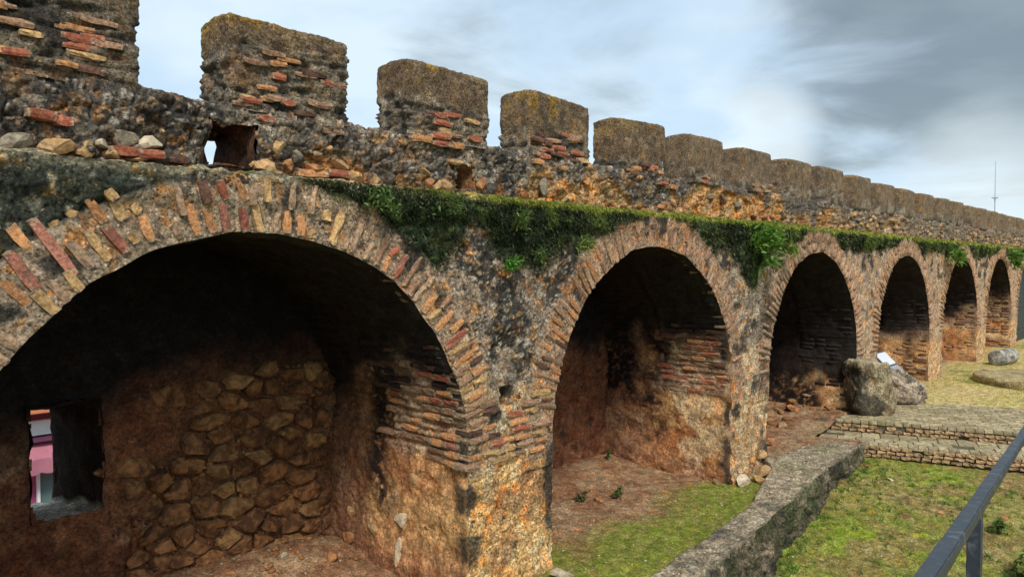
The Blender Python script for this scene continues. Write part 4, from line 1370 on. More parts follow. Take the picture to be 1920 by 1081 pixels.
# ------------------------------------------------------------------ kerb wall along the niches
def kerb_wall():
    xs = np.arange(2.0, 13.36, 0.022)
    yi, yo = along(KERB_IN, xs), along(KERB_OUT, xs)
    top = 0.105 + 0.06 * ss(xs, 9.5, 11.5)
    s_in = [(-0.15, 0)] ; n_top, n_fr = 30, 44
    P = np.zeros((len(xs), n_top + n_fr, 3))
    N = np.zeros_like(P)
    for j in range(n_top):
        t = j / (n_top - 1)
        P[:, j] = np.stack([xs, yi + (yo - yi) * t, top + (-0.12 if j == 0 else 0)], -1)
        N[:, j] = (0, -0.9 * max(0, (t - 0.8) / 0.2), 1)
    for j in range(n_fr):
        t = (j + 1) / n_fr
        P[:, n_top + j] = np.stack([xs, yo - 0.05 * t, top - 1.1 * t], -1)
        N[:, n_top + j] = (0, -1, 0.7 * max(0, 1 - t * 12))
    N /= np.linalg.norm(N, axis=-1, keepdims=True)
    d = 0.06 * fbm(P, 1.5, 3, 151) + 0.045 * fbm(P, 5.5, 3, 152) + 0.024 * fbm(P, 17, 3, 153)
    f1, f2, idd = worley(P[..., 0] * 6, P[..., 2] * 8 + P[..., 1] * 6)
    d = d + 0.03 * (ss(f2 - f1, 0, 0.22) - 0.7 + 0.5 * (idd - .5))
    topm = N[..., 2] > 0.85
    d = np.where(topm, d * 0.38, d * 1.1)
    n2 = fbm(P, 3.2, 4, 154); n3 = fbm(P, 14, 4, 155, 0.6)
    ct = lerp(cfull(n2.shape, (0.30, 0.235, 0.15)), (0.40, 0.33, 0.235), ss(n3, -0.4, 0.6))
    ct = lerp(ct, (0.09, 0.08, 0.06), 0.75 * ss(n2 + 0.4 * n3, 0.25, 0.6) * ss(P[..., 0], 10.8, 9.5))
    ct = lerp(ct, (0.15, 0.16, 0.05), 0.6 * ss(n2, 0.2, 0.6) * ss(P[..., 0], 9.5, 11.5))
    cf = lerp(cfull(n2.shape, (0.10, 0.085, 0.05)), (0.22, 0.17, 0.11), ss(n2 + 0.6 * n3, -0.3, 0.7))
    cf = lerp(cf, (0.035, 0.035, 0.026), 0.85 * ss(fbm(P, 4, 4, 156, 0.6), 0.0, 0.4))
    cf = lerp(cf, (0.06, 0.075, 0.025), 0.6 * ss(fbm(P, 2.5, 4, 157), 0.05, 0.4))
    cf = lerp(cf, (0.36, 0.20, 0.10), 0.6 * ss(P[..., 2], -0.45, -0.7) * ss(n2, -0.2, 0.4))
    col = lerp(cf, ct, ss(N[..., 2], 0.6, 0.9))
    P = P + N * d[..., None]
    k = empty('kerb_wall', (8, -1, 0), 'low broken rubble kerb wall between the earth floor of the niches and the mossy lawn', 'kerb wall')
    V, q = sheet_arrays(P, None, flip=True)
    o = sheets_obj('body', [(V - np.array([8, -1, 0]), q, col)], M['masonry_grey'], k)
    return k, o


kerb_wall()

# ------------------------------------------------------------------ brick platform with two steps
def platform():
    st = empty('brick_platform', (14.4, -0.5, 0), 'weathered brick paved platform with two low brick steps up from the mossy lawn', 'brick steps')
    bpy.context.view_layer.update()
    e = Vector((0.315, -0.949, 0)).normalized()          # along the steps, away from the wall
    nrm = Vector((-e.y, e.x, 0)) * -1                     # towards the viewer's lawn
    if nrm.x > 0: nrm = -nrm
    M['paver'] = mat_solid('paver', (0.36, 0.29, 0.17), 0.45, 14, (0.17, 0.15, 0.06), 0.42)
    M['riser_brick'] = mat_solid('riser_brick', (0.36, 0.235, 0.125), 0.4, 22, (0.11, 0.09, 0.05), 0.40)
    M['step_mortar'] = mat_solid('step_mortar', (0.10, 0.085, 0.055), 0.4, 16, (0.06, 0.065, 0.03), 0.4, use_rand=False)
    pav = [rough_box_mesh('paver', M['paver'], 700 + j, 0.035, 0.04) for j in range(5)]
    rbk = [rough_box_mesh('brick', M['riser_brick'], 720 + j, 0.13, 0.22) for j in range(7)]
    A = Vector((14.30, 0.14, 0))                          # upper front edge start
    Ln = 5.2

    def slab(name, p0, length, depth, z0, z1):
        bm = bmesh.new()
        q = []
        for z in (z0, z1):
            for a, b in ((0, 0), (length, 0), (length, depth), (0, depth)):
                v = p0 + e * a - nrm * b; q.append(bm.verts.new((v.x - 14.4, v.y + 0.5, z)))
        for f in ((3, 2, 1, 0), (4, 5, 6, 7), (0, 1, 5, 4), (1, 2, 6, 5), (2, 3, 7, 6), (3, 0, 4, 7)): bm.faces.new([q[i] for i in f])
        bm.normal_update()
        bmesh.ops.recalc_face_normals(bm, faces=bm.faces)
        me = bpy.data.meshes.new(name); bm.to_mesh(me); bm.free(); me.materials.append(M['step_mortar'])
        return link(bpy.data.objects.new(name, me), st)
    up = slab('upper_step', A - nrm * 0.03 - e * 0.22, Ln + 0.22, 2.75, -0.3, 0.31)
    B = Vector((13.30, -0.10, 0))
    lo = slab('lower_step', B - nrm * 0.03 - e * 0.22, Ln + 0.22, 1.06, -0.35, 0.125)
    up.matrix_world; bpy.context.view_layer.update()
    rg = random.Random(3)
    # pavers on the platform: rows that run along the steps
    rows = 19
    for r in range(rows):
        b = 0.07 + r * 0.141
        a = -0.06 if r % 2 else -0.17
        while a < Ln - 0.3:
            L = 0.275 if r else 0.14
            c = A + e * (a + L / 2 + 0.01) - nrm * b
            if a > -0.05 or c.y < -0.05:
                if c.y < 0.02:
                    o = bpy.data.objects.new('paver', rg.choice(pav)); link(o, up)
                    tw = rg.uniform(-.02, .02)
                    e2 = (e + nrm * tw).normalized(); n2 = Vector((-e2.y, e2.x, 0))
                    o.matrix_world = axes(e2, n2, Z3, (L - 0.014, 0.130, 0.05), Vector((c.x, c.y, 0.308 + rg.uniform(-.006, .006))))
            a += L
    # tread of the lower step: rough mortar with bricks on edge along the nose
    for j in range(int(Ln / 0.15)):
        c = B + e * (0.08 + j * 0.15) - nrm * 0.13
        o = bpy.data.objects.new('paver', rg.choice(pav)); link(o, lo)
        o.matrix_world = axes(nrm, e, Z3, (0.26, 0.138, 0.045), Vector((c.x, c.y, 0.122 + rg.uniform(-.008, .006))))
        for bb in (0.40, 0.67, 0.94):
            if rg.random() < 0.9 and j % 2 == 0 and j < 26:
                c = B + e * (0.10 + j * 0.15 + (0.1 if bb > 0.5 else 0)) - nrm * bb
                o = bpy.data.objects.new('paver', rg.choice(pav)); link(o, lo)
                o.matrix_world = axes(e, nrm, Z3, (0.28, 0.25, 0.04), Vector((c.x, c.y, 0.119 + rg.uniform(-.006, .006))))
    # header bricks in the risers
    for base, z0, n, par_ in ((A, 0.155, 2, up), (B, -0.06, 3, lo)):
        for k in range(n):
            z = z0 + 0.065 * k + 0.02
            a = 0.05 + 0.07 * (k % 2)
            while a < Ln - 0.2:
                L = rg.uniform(0.115, 0.145)
                c = base + e * (a + L / 2) - nrm * 0.02
                if rg.random() < 0.94:
                    o = bpy.data.objects.new('brick', rg.choice(rbk)); link(o, par_)
                    o.matrix_world = axes(e, -nrm, Z3, (L, 0.13, 0.053), Vector((c.x, c.y, z + rg.uniform(-.004, .004))) + nrm * rg.uniform(-0.004, 0.012))
                a += L + 0.02


platform()

# ------------------------------------------------------------------ loose antiquities on the terrace
def standing_block():
    def shape(P, N):
        W = P + np.array([3.0, 7.0, 1.0])
        z = P[:, 2] / 1.04
        Q = P.copy()
        Q[:, 0] *= 1.0 - 0.20 * z ** 2 + 0.05 * np.sin(z * 3)
        Q[:, 1] *= 1.0 - 0.12 * z
        Q[:, 0] -= 0.05 * z
        under = ss(z, 0.22, 0.0)
        Q[:, 0] *= 1 - 0.12 * under; Q[:, 1] *= 1 - 0.12 * under
        n1 = fbm(W, 2.2, 3, 161); n2 = fbm(W, 6, 4, 162); n3 = fbm(W, 20, 4, 163, 0.6)
        d = 0.06 * n1 + 0.03 * n2 + 0.014 * n3
        Q += N * d[:, None]
        c = lerp(cfull(n2.shape, (0.27, 0.20, 0.115)), (0.40, 0.33, 0.20), ss(n2 + 0.5 * n3, -0.3, 0.7))
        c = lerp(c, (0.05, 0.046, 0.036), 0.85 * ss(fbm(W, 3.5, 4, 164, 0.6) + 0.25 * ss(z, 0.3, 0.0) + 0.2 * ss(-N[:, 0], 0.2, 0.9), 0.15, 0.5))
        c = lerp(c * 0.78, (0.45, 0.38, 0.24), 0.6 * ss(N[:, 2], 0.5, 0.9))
        return Q, c
    o = bpy.data.objects.new('stone_block', block_mesh('stone_block', (0.76, 0.62, 1.03), (34, 30, 42), 0.08, shape, M['masonry_grey']))
    link(o, None, None, 'tall squarish lichen covered stone block standing on the brick platform before an arch pier', 'stone block')
    o.location = (15.38, -0.24, 0.31); o.rotation_euler = (0, 0, math.radians(-38))


standing_block()


def boulder():
    bm = bmesh.new()
    bmesh.ops.create_icosphere(bm, subdivisions=5, radius=0.5)
    V = np.array([v.co[:] for v in bm.verts]); Fq = np.array([[v.index for v in f.verts] for f in bm.faces]); bm.free()
    N = V / np.linalg.norm(V, axis=1, keepdims=True)
    n1 = fbm(V + 5, 2.4, 3, 171); n2 = fbm(V + 5, 7, 4, 172); n3 = fbm(V + 5, 20, 4, 173)
    d = 0.12 * n1 + 0.05 * n2 + 0.025 * n3
    for c, r, dep in (((-0.05, -0.44, 0.22), 0.10, 0.14), ((-0.30, -0.40, -0.02), 0.14, 0.15)):
        d -= dep * np.exp(-(np.linalg.norm(V - np.array(c), axis=1) / r) ** 2)
    V = V + N * d[:, None]
    V = V * np.array([1.30, 0.75, 0.78]) + np.array([0, 0, 0.30])
    V[:, 2] -= 0.22 * (V[:, 0] / 0.65)
    V[:, 2] = np.maximum(V[:, 2], 0.0)
    c = lerp(cfull(n1.shape, (0.26, 0.20, 0.14)), (0.42, 0.34, 0.25), ss(n2 + 0.6 * n3, -0.3, 0.7))
    c = lerp(c, (0.04, 0.038, 0.033), 0.8 * ss(fbm(V, 5, 4, 174), 0.1, 0.45))
    o = bpy.data.objects.new('boulder', mesh_np('boulder', V, Fq, c, M['masonry_grey']))
    link(o, None, None, 'low pitted grey boulder with two dark hollows lying beside the tall stone block', 'boulder')
    o.location = (17.0, -0.30, 0.31); o.rotation_euler = (0, 0, math.radians(-28))


boulder()


def lathe(name, prof, n, mat, cf=None, wobble=0.0):
    vs, fs = [], []
    m = len(prof)
    for i in range(n):
        a = 2 * math.pi * i / n
        for r, z in prof: vs.append((r * math.cos(a), r * math.sin(a), z))
    V = np.array(vs)
    fq = []
    for i in range(n):
        for j in range(m - 1): fq.append((i * m + j, ((i + 1) % n) * m + j, ((i + 1) % n) * m + j + 1, i * m + j + 1))
    V = V + wobble * np.stack([fbm(V + 3, 4, 3, 181), fbm(V + 3, 4, 3, 182), fbm(V + 3, 4, 3, 183)], -1)
    c = cf(V)
    return mesh_np(name, V, np.array(fq), c, mat)


def drum_c(V):
    n2 = fbm(V, 5, 4, 185); n3 = fbm(V, 18, 3, 186)
    c = lerp(cfull(n2.shape, (0.30, 0.28, 0.25)), (0.44, 0.41, 0.36), ss(n3, -0.4, 0.5))
    return lerp(c, (0.09, 0.085, 0.075), 0.7 * ss(n2, 0.1, 0.5))


def mill_c(V):
    n2 = fbm(V, 3, 4, 187); n3 = fbm(V, 12, 3, 188)
    c = lerp(cfull(n2.shape, (0.34, 0.26, 0.12)), (0.42, 0.34, 0.18), ss(n3, -0.4, 0.5))
    return lerp(c, (0.17, 0.13, 0.06), 0.6 * ss(n2, 0.1, 0.6))


prof = [(0.001, 0), (0.12, 0)] + [(0.2, 0.005), (0.225, 0.03)] + [(0.225, z) for z in np.linspace(0.1, 0.95, 10)] + [(0.222, 1.02), (0.2, 1.05), (0.1, 1.055), (0.001, 1.055)]
dr = bpy.data.objects.new('column_drum', lathe('column_drum', prof, 36, M['masonry_smooth'], drum_c, 0.012))
link(dr, None, None, 'grey stone column drum lying on its side on the grass by the far arches', 'column drum')
dr.location = (25.3, -0.60, 0.54); dr.rotation_euler = (math.radians(90), 0, math.radians(78))
prof = [(0.001, 0.2)] + [(r, 0.2) for r in (0.2, 0.5, 0.8, 1.1)] + [(1.2, 0.195), (1.235, 0.17), (1.24, 0.1), (1.235, 0.0), (1.2, -0.05)]
ms = bpy.data.objects.new('millstone', lathe('millstone', prof[::-1], 64, M['masonry_smooth'], mill_c, 0.012))
link(ms, None, None, 'large round flat sandy stone slab lying on the yellowish grass', 'millstone')
ms.location = (21.95, -1.95, 0.33)


def box_into(bm, c, s, rot=None):
    r = bmesh.ops.create_cube(bm, size=1)
    for v in r['verts']:
        v.co = Vector((v.co.x * s[0], v.co.y * s[1], v.co.z * s[2]))
        if rot is not None: v.co = rot @ v.co
        v.co += Vector(c)
    return r['verts']


def box_obj(name, boxes, mat, parent=None, bev=0.0, **kw):
    bm = bmesh.new()
    for b in boxes: box_into(bm, *b)
    if bev: bmesh.ops.bevel(bm, geom=bm.edges[:], offset=bev, segments=2, affect='EDGES')
    me = bpy.data.meshes.new(name); bm.to_mesh(me); bm.free(); me.materials.append(mat)
    return link(bpy.data.objects.new(name, me), parent, **kw)


M['dark_metal'] = mat_solid('dark_metal', (0.05, 0.055, 0.06), 0.3, 20, None, rough=0.5, spec=0.5, bs=0.2, use_rand=False)
M['white_sheet'] = mat_solid('white_sheet', (0.72, 0.75, 0.80), 0.05, 8, None, rough=0.3, spec=0.5, bs=0.05, use_rand=False)
M['grey_sheet'] = mat_solid('grey_sheet', (0.30, 0.31, 0.32), 0.1, 8, None, rough=0.5, spec=0.4, bs=0.05, use_rand=False)


def info_sign():
    s = empty('info_lectern', (18.05, 0.16, 0.30), 'tilted information lectern with a white upper panel and grey lower panel behind the stone block', 'information sign')
    rot = Matrix.Rotation(math.radians(45), 3, 'X')        # faces out from the wall and up
    def at(u, v, w): return rot @ Vector((u, v, w)) + Vector((0, 0, 0.68))
    box_obj('backing', [(at(0, 0, 0), (0.78, 0.74, 0.03), rot)], M['dark_metal'], s, 0.006)
    box_obj('white_panel', [(at(0, 0.16, 0.022), (0.70, 0.34, 0.012), rot)], M['white_sheet'], s, 0.003)
    box_obj('grey_panel', [(at(0, -0.20, 0.022), (0.74, 0.30, 0.012), rot)], M['grey_sheet'], s, 0.003)
    for u in (-0.3, 0.3):
        box_obj('leg', [((u, 0.1, 0.36), (0.05, 0.05, 0.72))], M['dark_metal'], s, 0.006)


info_sign()
M['cement'] = mat_solid('cement', (0.34, 0.32, 0.27), 0.25, 15, (0.18, 0.15, 0.1), 0.35, use_rand=False)
box_obj('cement_block', [((18.62, 0.16, 0.52), (0.24, 0.24, 0.36)), ((18.62, 0.16, 0.72), (0.20, 0.20, 0.04))], M['cement'], None, 0.012, label='small pale cement block standing to the right of the tilted information lectern', cat='cement block')

# ------------------------------------------------------------------ teal door in the farthest visible arch
M['teal_door'] = mat_solid('teal_door', (0.010, 0.026, 0.030), 0.2, 10, None, rough=0.55, spec=0.4, bs=0.1, use_rand=False)


def teal_door():
    k = 6
    d = empty('arched_door', (arch_c(k), 0.25, 0.2), 'dark teal arched door closing the niche at the right edge', 'door')
    pl = []
    n = 9
    w = 2 * R_ARCH / n
    for i in range(n):
        x = -R_ARCH + w * (i + 0.5)
        h = SPRING - 0.2 + math.sqrt(max(0.0, R_ARCH ** 2 - (abs(x)) ** 2)) + 0.04
        o = box_obj('plank', [((x, 0, h / 2), (w - 0.012, 0.05, h))], M['teal_door'], d, 0.005)
    box_obj('rail', [((0, -0.04, 0.5), (2 * R_ARCH - 0.1, 0.04, 0.14)), ((0, -0.04, 1.5), (2 * R_ARCH - 0.1, 0.04, 0.14))], M['teal_door'], d, 0.005)


teal_door()

# ------------------------------------------------------------------ handrail beside the viewer
def handrail():
    m, nt, b = new_mat('painted_iron')
    pos = nt.nodes.new('ShaderNodeNewGeometry').outputs['Position']
    n1 = add_noise(nt, 14, 6, 0.6, pos); n2 = add_noise(nt, 45, 5, 0.6, pos)
    c = mixc(nt, map_range(nt, n1, 0.56, 0.68, 0, 1), (0.028, 0.037, 0.050), (0.09, 0.10, 0.11))
    c = mixc(nt, map_range(nt, add_noise(nt, 9, 6, 0.7, pos), 0.63, 0.70, 0, 0.9), c, (0.10, 0.055, 0.035, 1))
    nt.links.new(c, b.inputs['Base Color'])
    b.inputs['Roughness'].default_value = 0.42; b.inputs['Specular IOR Level'].default_value = 0.6
    nt.links.new(map_range(nt, n1, 0.3, 0.7, 0.28, 0.6), b.inputs['Roughness'])
    bump(nt, b, n2, 0.35, 0.003)
    h = empty('handrail', (2.55, -4.51, 1.6), 'dark painted square iron handrail with its post along the viewing landing', 'handrail')
    p0, p1 = Vector((0.2, -4.72, 2.65)), Vector((6.5, -4.13, 2.13))
    d = (p1 - p0); L = d.length; d.normalize()
    side = d.cross(Z3).normalized(); upv = side.cross(d)
    rot = Matrix((d, side, upv)).transposed()
    o0 = Vector((2.55, -4.51, 1.6))
    bm = bmesh.new()
    box_into(bm, (p0 + p1) / 2 - o0, (L, 0.041, 0.036), rot)
    es = [e for e in bm.edges if e.calc_length() > 1]
    bmesh.ops.subdivide_edges(bm, edges=es, cuts=60)
    rg = random.Random(2)
    for v in bm.verts: v.co += Vector((0, rg.uniform(-.0009, .0009), rg.uniform(-.0011, .0011)))
    bmesh.ops.bevel(bm, geom=[e for e in bm.edges if e.calc_length() < 0.2 and abs((e.verts[0].co - e.verts[1].co).normalized().dot(d)) > 0.9 and len(e.link_faces) == 2 and e.calc_face_angle() > 1], offset=0.004, segments=2, affect='EDGES')
    me = bpy.data.meshes.new('rail'); bm.to_mesh(me); bm.free(); me.materials.append(m)
    link(bpy.data.objects.new('rail', me), h)
    for x in (0.7, 2.68, 6.4):
        t = (x - p0.x) / (p1.x - p0.x); q = p0 + (p1 - p0) * t
        box_obj('post', [((q.x - o0.x, q.y - o0.y, (q.z - 0.02 - 1.0) / 2 - 0.6 + 0.0), (0.038, 0.038, q.z - 0.02 - 1.0))], m, h, 0.003)


handrail()


def landing():
    def shape(P, N):
        W = P + 20
        n2 = fbm(W, 3, 4, 191)
        Q = P + N * (0.02 * n2)[:, None]
        return Q, lerp(cfull(n2.shape, (0.30, 0.25, 0.18)), (0.20, 0.16, 0.11), ss(n2, -.4, .5))
    o = bpy.data.objects.new('landing', block_mesh('landing', (8.0, 3.6, 2.7), (60, 30, 24), 0.05, shape, M['masonry']))
    link(o, None, 'structure'); o.location = (-1.0, -6.35, -1.1)


landing()

# ------------------------------------------------------------------ the town beyond the loophole
def shop():
    mk = lambda n, c: mat_solid(n, c, 0.06, 4, None, rough=0.8, bs=0.05, use_rand=False)
    pk, mg, wh, og, gl, pu = mk('pink_cloth', (0.75, 0.33, 0.42)), mk('magenta_wall', (0.42, 0.10, 0.20)), mk('white_panel', (0.75, 0.80, 0.82)), mk('terracotta', (0.66, 0.24, 0.12)), mk('shop_glass', (0.13, 0.20, 0.20)), mk('plum', (0.14, 0.05, 0.10))
    s = empty('shop_building', (5, 14.6, -4.3), 'town shop with pink scalloped awning seen through the loophole', 'building')
    box_obj('wall', [((0, 3, 3.0), (14, 6, 6.0))], mg, s)
    z0 = 4.22
    box_obj('roof', [((0, 2.8, z0 + 1.2), (14.6, 7.0, 2.4)), ], og, s, 0.02)
    box_obj('fascia_sign', [((0, -0.12, z0 - 0.40), (13, 0.16, 0.34))], wh, s, 0.01)
    box_obj('cornice', [((0, -0.16, z0 - 0.66), (13.4, 0.30, 0.10))], pu, s, 0.01)
    # awning: sloped cloth with scalloped valance
    bm = bmesh.new()
    n = 64
    x0, x1 = -2.6, 2.6
    rows = [(-0.05, z0 - 0.76), (-0.45, z0 - 0.92), (-0.55, z0 - 1.04)]
    g = []
    for i in range(n + 1):
        x = x0 + (x1 - x0) * i / n
        sag = 0.03 * math.sin(i * 0.6)
        col = [bm.verts.new((x, y + sag, z)) for y, z in rows]
        col.append(bm.verts.new((x, -0.56, z0 - 1.34 - 0.05 * abs(math.sin(i * math.pi / 4)))))
        g.append(col)
    for a, b in zip(g[:-1], g[1:]):
        for j in range(3): bm.faces.new((a[j], b[j], b[j + 1], a[j + 1]))
    bmesh.ops.solidify(bm, geom=bm.faces[:], thickness=0.015)
    me = bpy.data.meshes.new('awning'); bm.to_mesh(me); bm.free(); me.materials.append(pk)
    link(bpy.data.objects.new('awning', me), s)
    fr = box_obj('shop_window', [((1.42, -0.05, 2.1), (2.7, 0.08, 2.2))], gl, s, 0.01)
    box_obj('frame', [((0.05, -0.08, 2.1), (0.06, 0.1, 2.3)), ((1.4, -0.08, 3.24), (2.8, 0.1, 0.06)), ((1.4, -0.08, 0.97), (2.8, 0.1, 0.06))], wh, fr)


shop()

# ------------------------------------------------------------------ radio mast far behind
def mast():
    m = mat_solid('galvanised', (0.42, 0.46, 0.50), 0.1, 5, None, rough=0.5, bs=0.05, use_rand=False)
    s = empty('radio_mast', (120, 16.3, -4.3), 'thin radio mast with a short crossbar rising above the far merlons', 'mast')
    bm = bmesh.new()
    bmesh.ops.create_cone(bm, segments=8, radius1=0.10, radius2=0.07, depth=17, matrix=Matrix.Translation((0, 0, 8.5)), cap_ends=True)
    me = bpy.data.meshes.new('pole'); bm.to_mesh(me); bm.free(); me.materials.append(m); link(bpy.data.objects.new('pole', me), s)
    bm = bmesh.new()
    bmesh.ops.create_cone(bm, segments=6, radius1=0.06, radius2=0.03, depth=4.8, matrix=Matrix.Translation((0, 0, 19.4)), cap_ends=True)
    me = bpy.data.meshes.new('aerial'); bm.to_mesh(me); bm.free(); me.materials.append(m); link(bpy.data.objects.new('aerial', me), s)
    box_obj('crossbar', [((0, 0, 16.8), (0.7, 0.7, 0.12))], m, s)


mast()

# ------------------------------------------------------------------ plants
def blades(P, D, S, length, width, col, bend=0.4):
    """bent tapering blades: root P, direction D, sideways S, arrays"""
    n = len(P)
    L = length[:, None]; W = width[:, None]
    mid = P + D * L * 0.55
    tip = P + D * L * 0.95 + np.array([0, 0, -1]) * L * bend[:, None]
    V = np.stack([P - S * W * 0.5, P + S * W * 0.5, mid - S * W * 0.45, mid + S * W * 0.45, tip], 1).reshape(-1, 3)
    b = np.arange(n)[:, None] * 5
    Fq = np.concatenate([b + np.array([[0, 1, 3]]), b + np.array([[0, 3, 2]]), b + np.array([[2, 3, 4]])], 0)
    C = np.repeat(col, 5, 0)
    return V, Fq, C


def unit(v): return v / np.maximum(np.linalg.norm(v, axis=-1, keepdims=True), 1e-6)


G = np.random.default_rng(21)


def foliage_obj(name, sets, parent=None, **kw):
    V, Fq, C = join_arrays(sets)
    return link(bpy.data.objects.new(name, mesh_np(name, V, Fq, C, M['leaf'], smooth=False)), parent, **kw)


def var_col(n, base, spread=0.35):
    return np.asarray(base)[None] * (1 + spread * (G.random((n, 1)) * 2 - 1)) * (1 + 0.12 * (G.random((n, 3)) * 2 - 1))


def wall_moss():
    # candidates spread evenly over the picture of the wall rather than over the wall
    n = 230000
    u = G.random(n)
    inv = 1 / (3.0 + 4.643) + (1 / (40 + 4.643) - 1 / (3.0 + 4.643)) * u
    X = 1 / inv - 4.643
    Z = 2.6 + (LEDGE - 2.6) * G.random(n) ** 0.7
    m = moss_mask(X, Z)
    k = G.random(n) < m ** 1.5 * np.clip(0.62 + 0.9 * fbm(np.stack([X, X * 0, Z], -1), 4.0, 3, 219), 0.12, 1)
    X, Z, m = X[k], Z[k], m[k]
    d = face_disp(X, Z)
    P = np.stack([X, -d + 0.005, Z], -1)
    n = len(X)
    D = unit(np.stack([G.normal(0, 0.75, n), -0.5 - 0.6 * G.random(n), G.normal(-0.35, 0.6, n)], -1))
    S = unit(np.cross(D, unit(G.normal(0, 1, (n, 3)))))
    sc = np.clip((X + 5) / 11, 0.8, 2.6)
    L = (0.018 + 0.032 * G.random(n) ** 2) * sc; W = (0.006 + 0.007 * G.random(n)) * sc
    cl = fbm(P, 3.5, 3, 201)
    col = var_col(n, (0.030, 0.044, 0.017), 0.7)
    br = ss(cl + 0.25 * ss(Z, 3.4, 3.8) + 0.12 * ss(X, 8, 12), 0.28, 0.75)[:, None]
    col = col * (1 - br) + var_col(n, (0.105, 0.15, 0.030), 0.5) * br
    tp = (ss(Z + 0.03 * cl, LEDGE - 0.075, LEDGE - 0.03) * ss(X + cl, 3.6, 5.6))[:, None]
    col = col * (1 - tp) + var_col(n, (0.30, 0.34, 0.05), 0.35) * tp
    fr = (G.random(n) < 0.05)[:, None]
    col = np.where(fr, var_col(n, (0.24, 0.22, 0.11), 0.4), col)
    foliage_obj('wall_moss', [blades(P, D, S, L, W, col, 0.3 + 0 * L)], None, kind='stuff', label='dark green moss and small ferns hanging on the wall below the ledge')


wall_moss()


def ledge_grass():
    n = 42000
    u = G.random(n)
    inv = 1 / (2.6 + 4.643) + (1 / (44 + 4.643) - 1 / (2.6 + 4.643)) * u
    X = 1 / inv - 4.643
    P0 = np.stack([X, X * 0, X * 0], -1)
    dens = ss(fbm(P0, 1.3, 3, 205) + 1.5 * ss(X, 2.6, 6.5) - 0.75, -0.1, 0.5)
    k = G.random(n) < np.clip(dens, 0.03, 1)
    X = X[k]; n = len(X)
    fd = face_disp(X, X * 0 + LEDGE - 0.03)
    Y = -fd + 0.02 + 0.30 * G.random(n) ** 1.6
    P = np.stack([X, Y, X * 0 + LEDGE - 0.02 + 0.03 * np.sin(np.clip((Y + 0.06) / 0.5, 0, 1) * math.pi)], -1)
    D = unit(np.stack([G.normal(0, 0.45, n), -0.5 + G.normal(0, 0.4, n), 0.9 + 0 * X], -1))
    S = unit(np.cross(D, G.normal(0, 1, (n, 3))))
    sc = np.clip((X + 5) / 12, 0.8, 2.2)
    big = ss(fbm(np.stack([X, X * 0, X * 0], -1), 1.1, 2, 206), -0.3, 0.6)
    L = (0.02 + 0.05 * G.random(n) ** 1.5 * (0.4 + big)) * np.minimum(sc, 1.25); W = (0.004 + 0.004 * G.random(n)) * sc
    t = G.random((n, 1)) * 0.7 + 0.3 * ss(Y, 0.1, -0.06)[:, None]
    col = var_col(n, (0.34, 0.33, 0.07), 0.3) * (1 - t) + var_col(n, (0.15, 0.24, 0.03), 0.4) * t
    foliage_obj('ledge_grass', [blades(P, D, S, L, W, col, 0.25 + 0.3 * G.random(n))], None, kind='stuff', label='short yellow green grass fringe growing along the top of the ledge')


ledge_grass()


def ground_grass(name, n, region, hf, mask, lens, cols, label):
    x0, x1, y0, y1 = region
    X = x0 + (x1 - x0) * G.random(n); Y = y0 + (y1 - y0) * G.random(n)
    P = np.stack([X, Y, X * 0], -1)
    m = mask(X, Y, P)
    k = G.random(n) < m
    P = P[k]; n = len(P)
    P[:, 2] = hf(P[:, 0], P[:, 1], np.stack([P[:, 0], P[:, 1], P[:, 0] * 0], -1)) - 0.004
    D = unit(np.stack([G.normal(0, 0.7, n), G.normal(0, 0.7, n), 0.5 + G.random(n)], -1))
    S = unit(np.cross(D, G.normal(0, 1, (n, 3))))
    L = lens[0] + lens[1] * G.random(n) ** 2; W = lens[2] * (0.6 + 0.8 * G.random(n))
    t = np.clip(0.5 + 0.6 * fbm(P, 1.5, 3, 211) + 0.3 * G.normal(0, 1, n), 0, 1)[:, None]
    col = var_col(n, cols[0], 0.4) * (1 - t) + var_col(n, cols[1], 0.4) * t
    foliage_obj(name, [blades(P, D, S, L, W, col, 0.35 + 0.3 * G.random(n))], None, kind='stuff', label=label)


def lawn_mask(X, Y, P):
    ok = (Y < along(KERB_OUT, X) - 0.02) & (X + 0.32 * (Y + 0.12) < 13.2)
    return ok * np.clip(0.5 + 0.9 * fbm(P, 1.4, 3, 212) - 0.7 * ss(fbm(P, 1.3, 4, 138), 0.18, 0.5), 0.06, 1)


ground_grass('lawn_moss', 130000, (7.4, 14.2, -4.3, -0.8), lawn_h, lawn_mask, (0.008, 0.022, 0.006), ((0.21, 0.27, 0.02), (0.31, 0.26, 0.07)), 'bright green and olive moss and short grass of the lower lawn')
ground_grass('terrace_moss', 60000, (6.0, 11.3, -1.3, 0.7), soil_h, lambda X, Y, P: (Y > along(KERB_IN, X) + 0.02) * ss(-Y + 0.5 * fbm(P, 0.9, 4, 125) + 0.25 * fbm(P, 4, 4, 126), -0.72, 0.05), (0.008, 0.02, 0.006), ((0.18, 0.26, 0.018), (0.23, 0.23, 0.05)), 'bright moss on the earth strip in front of the second arch')
ground_grass('upper_grass', 90000, (15.0, 34, -5.5, 0.3), upper_h, lambda X, Y, P: (X + 0.33 * Y > 17.35) * np.clip(0.5 + 0.6 * fbm(P, 1.0, 3, 213), 0.1, 1), (0.02, 0.035, 0.012), ((0.30, 0.32, 0.06), (0.56, 0.45, 0.17)), 'dry yellowish grass of the upper terrace')


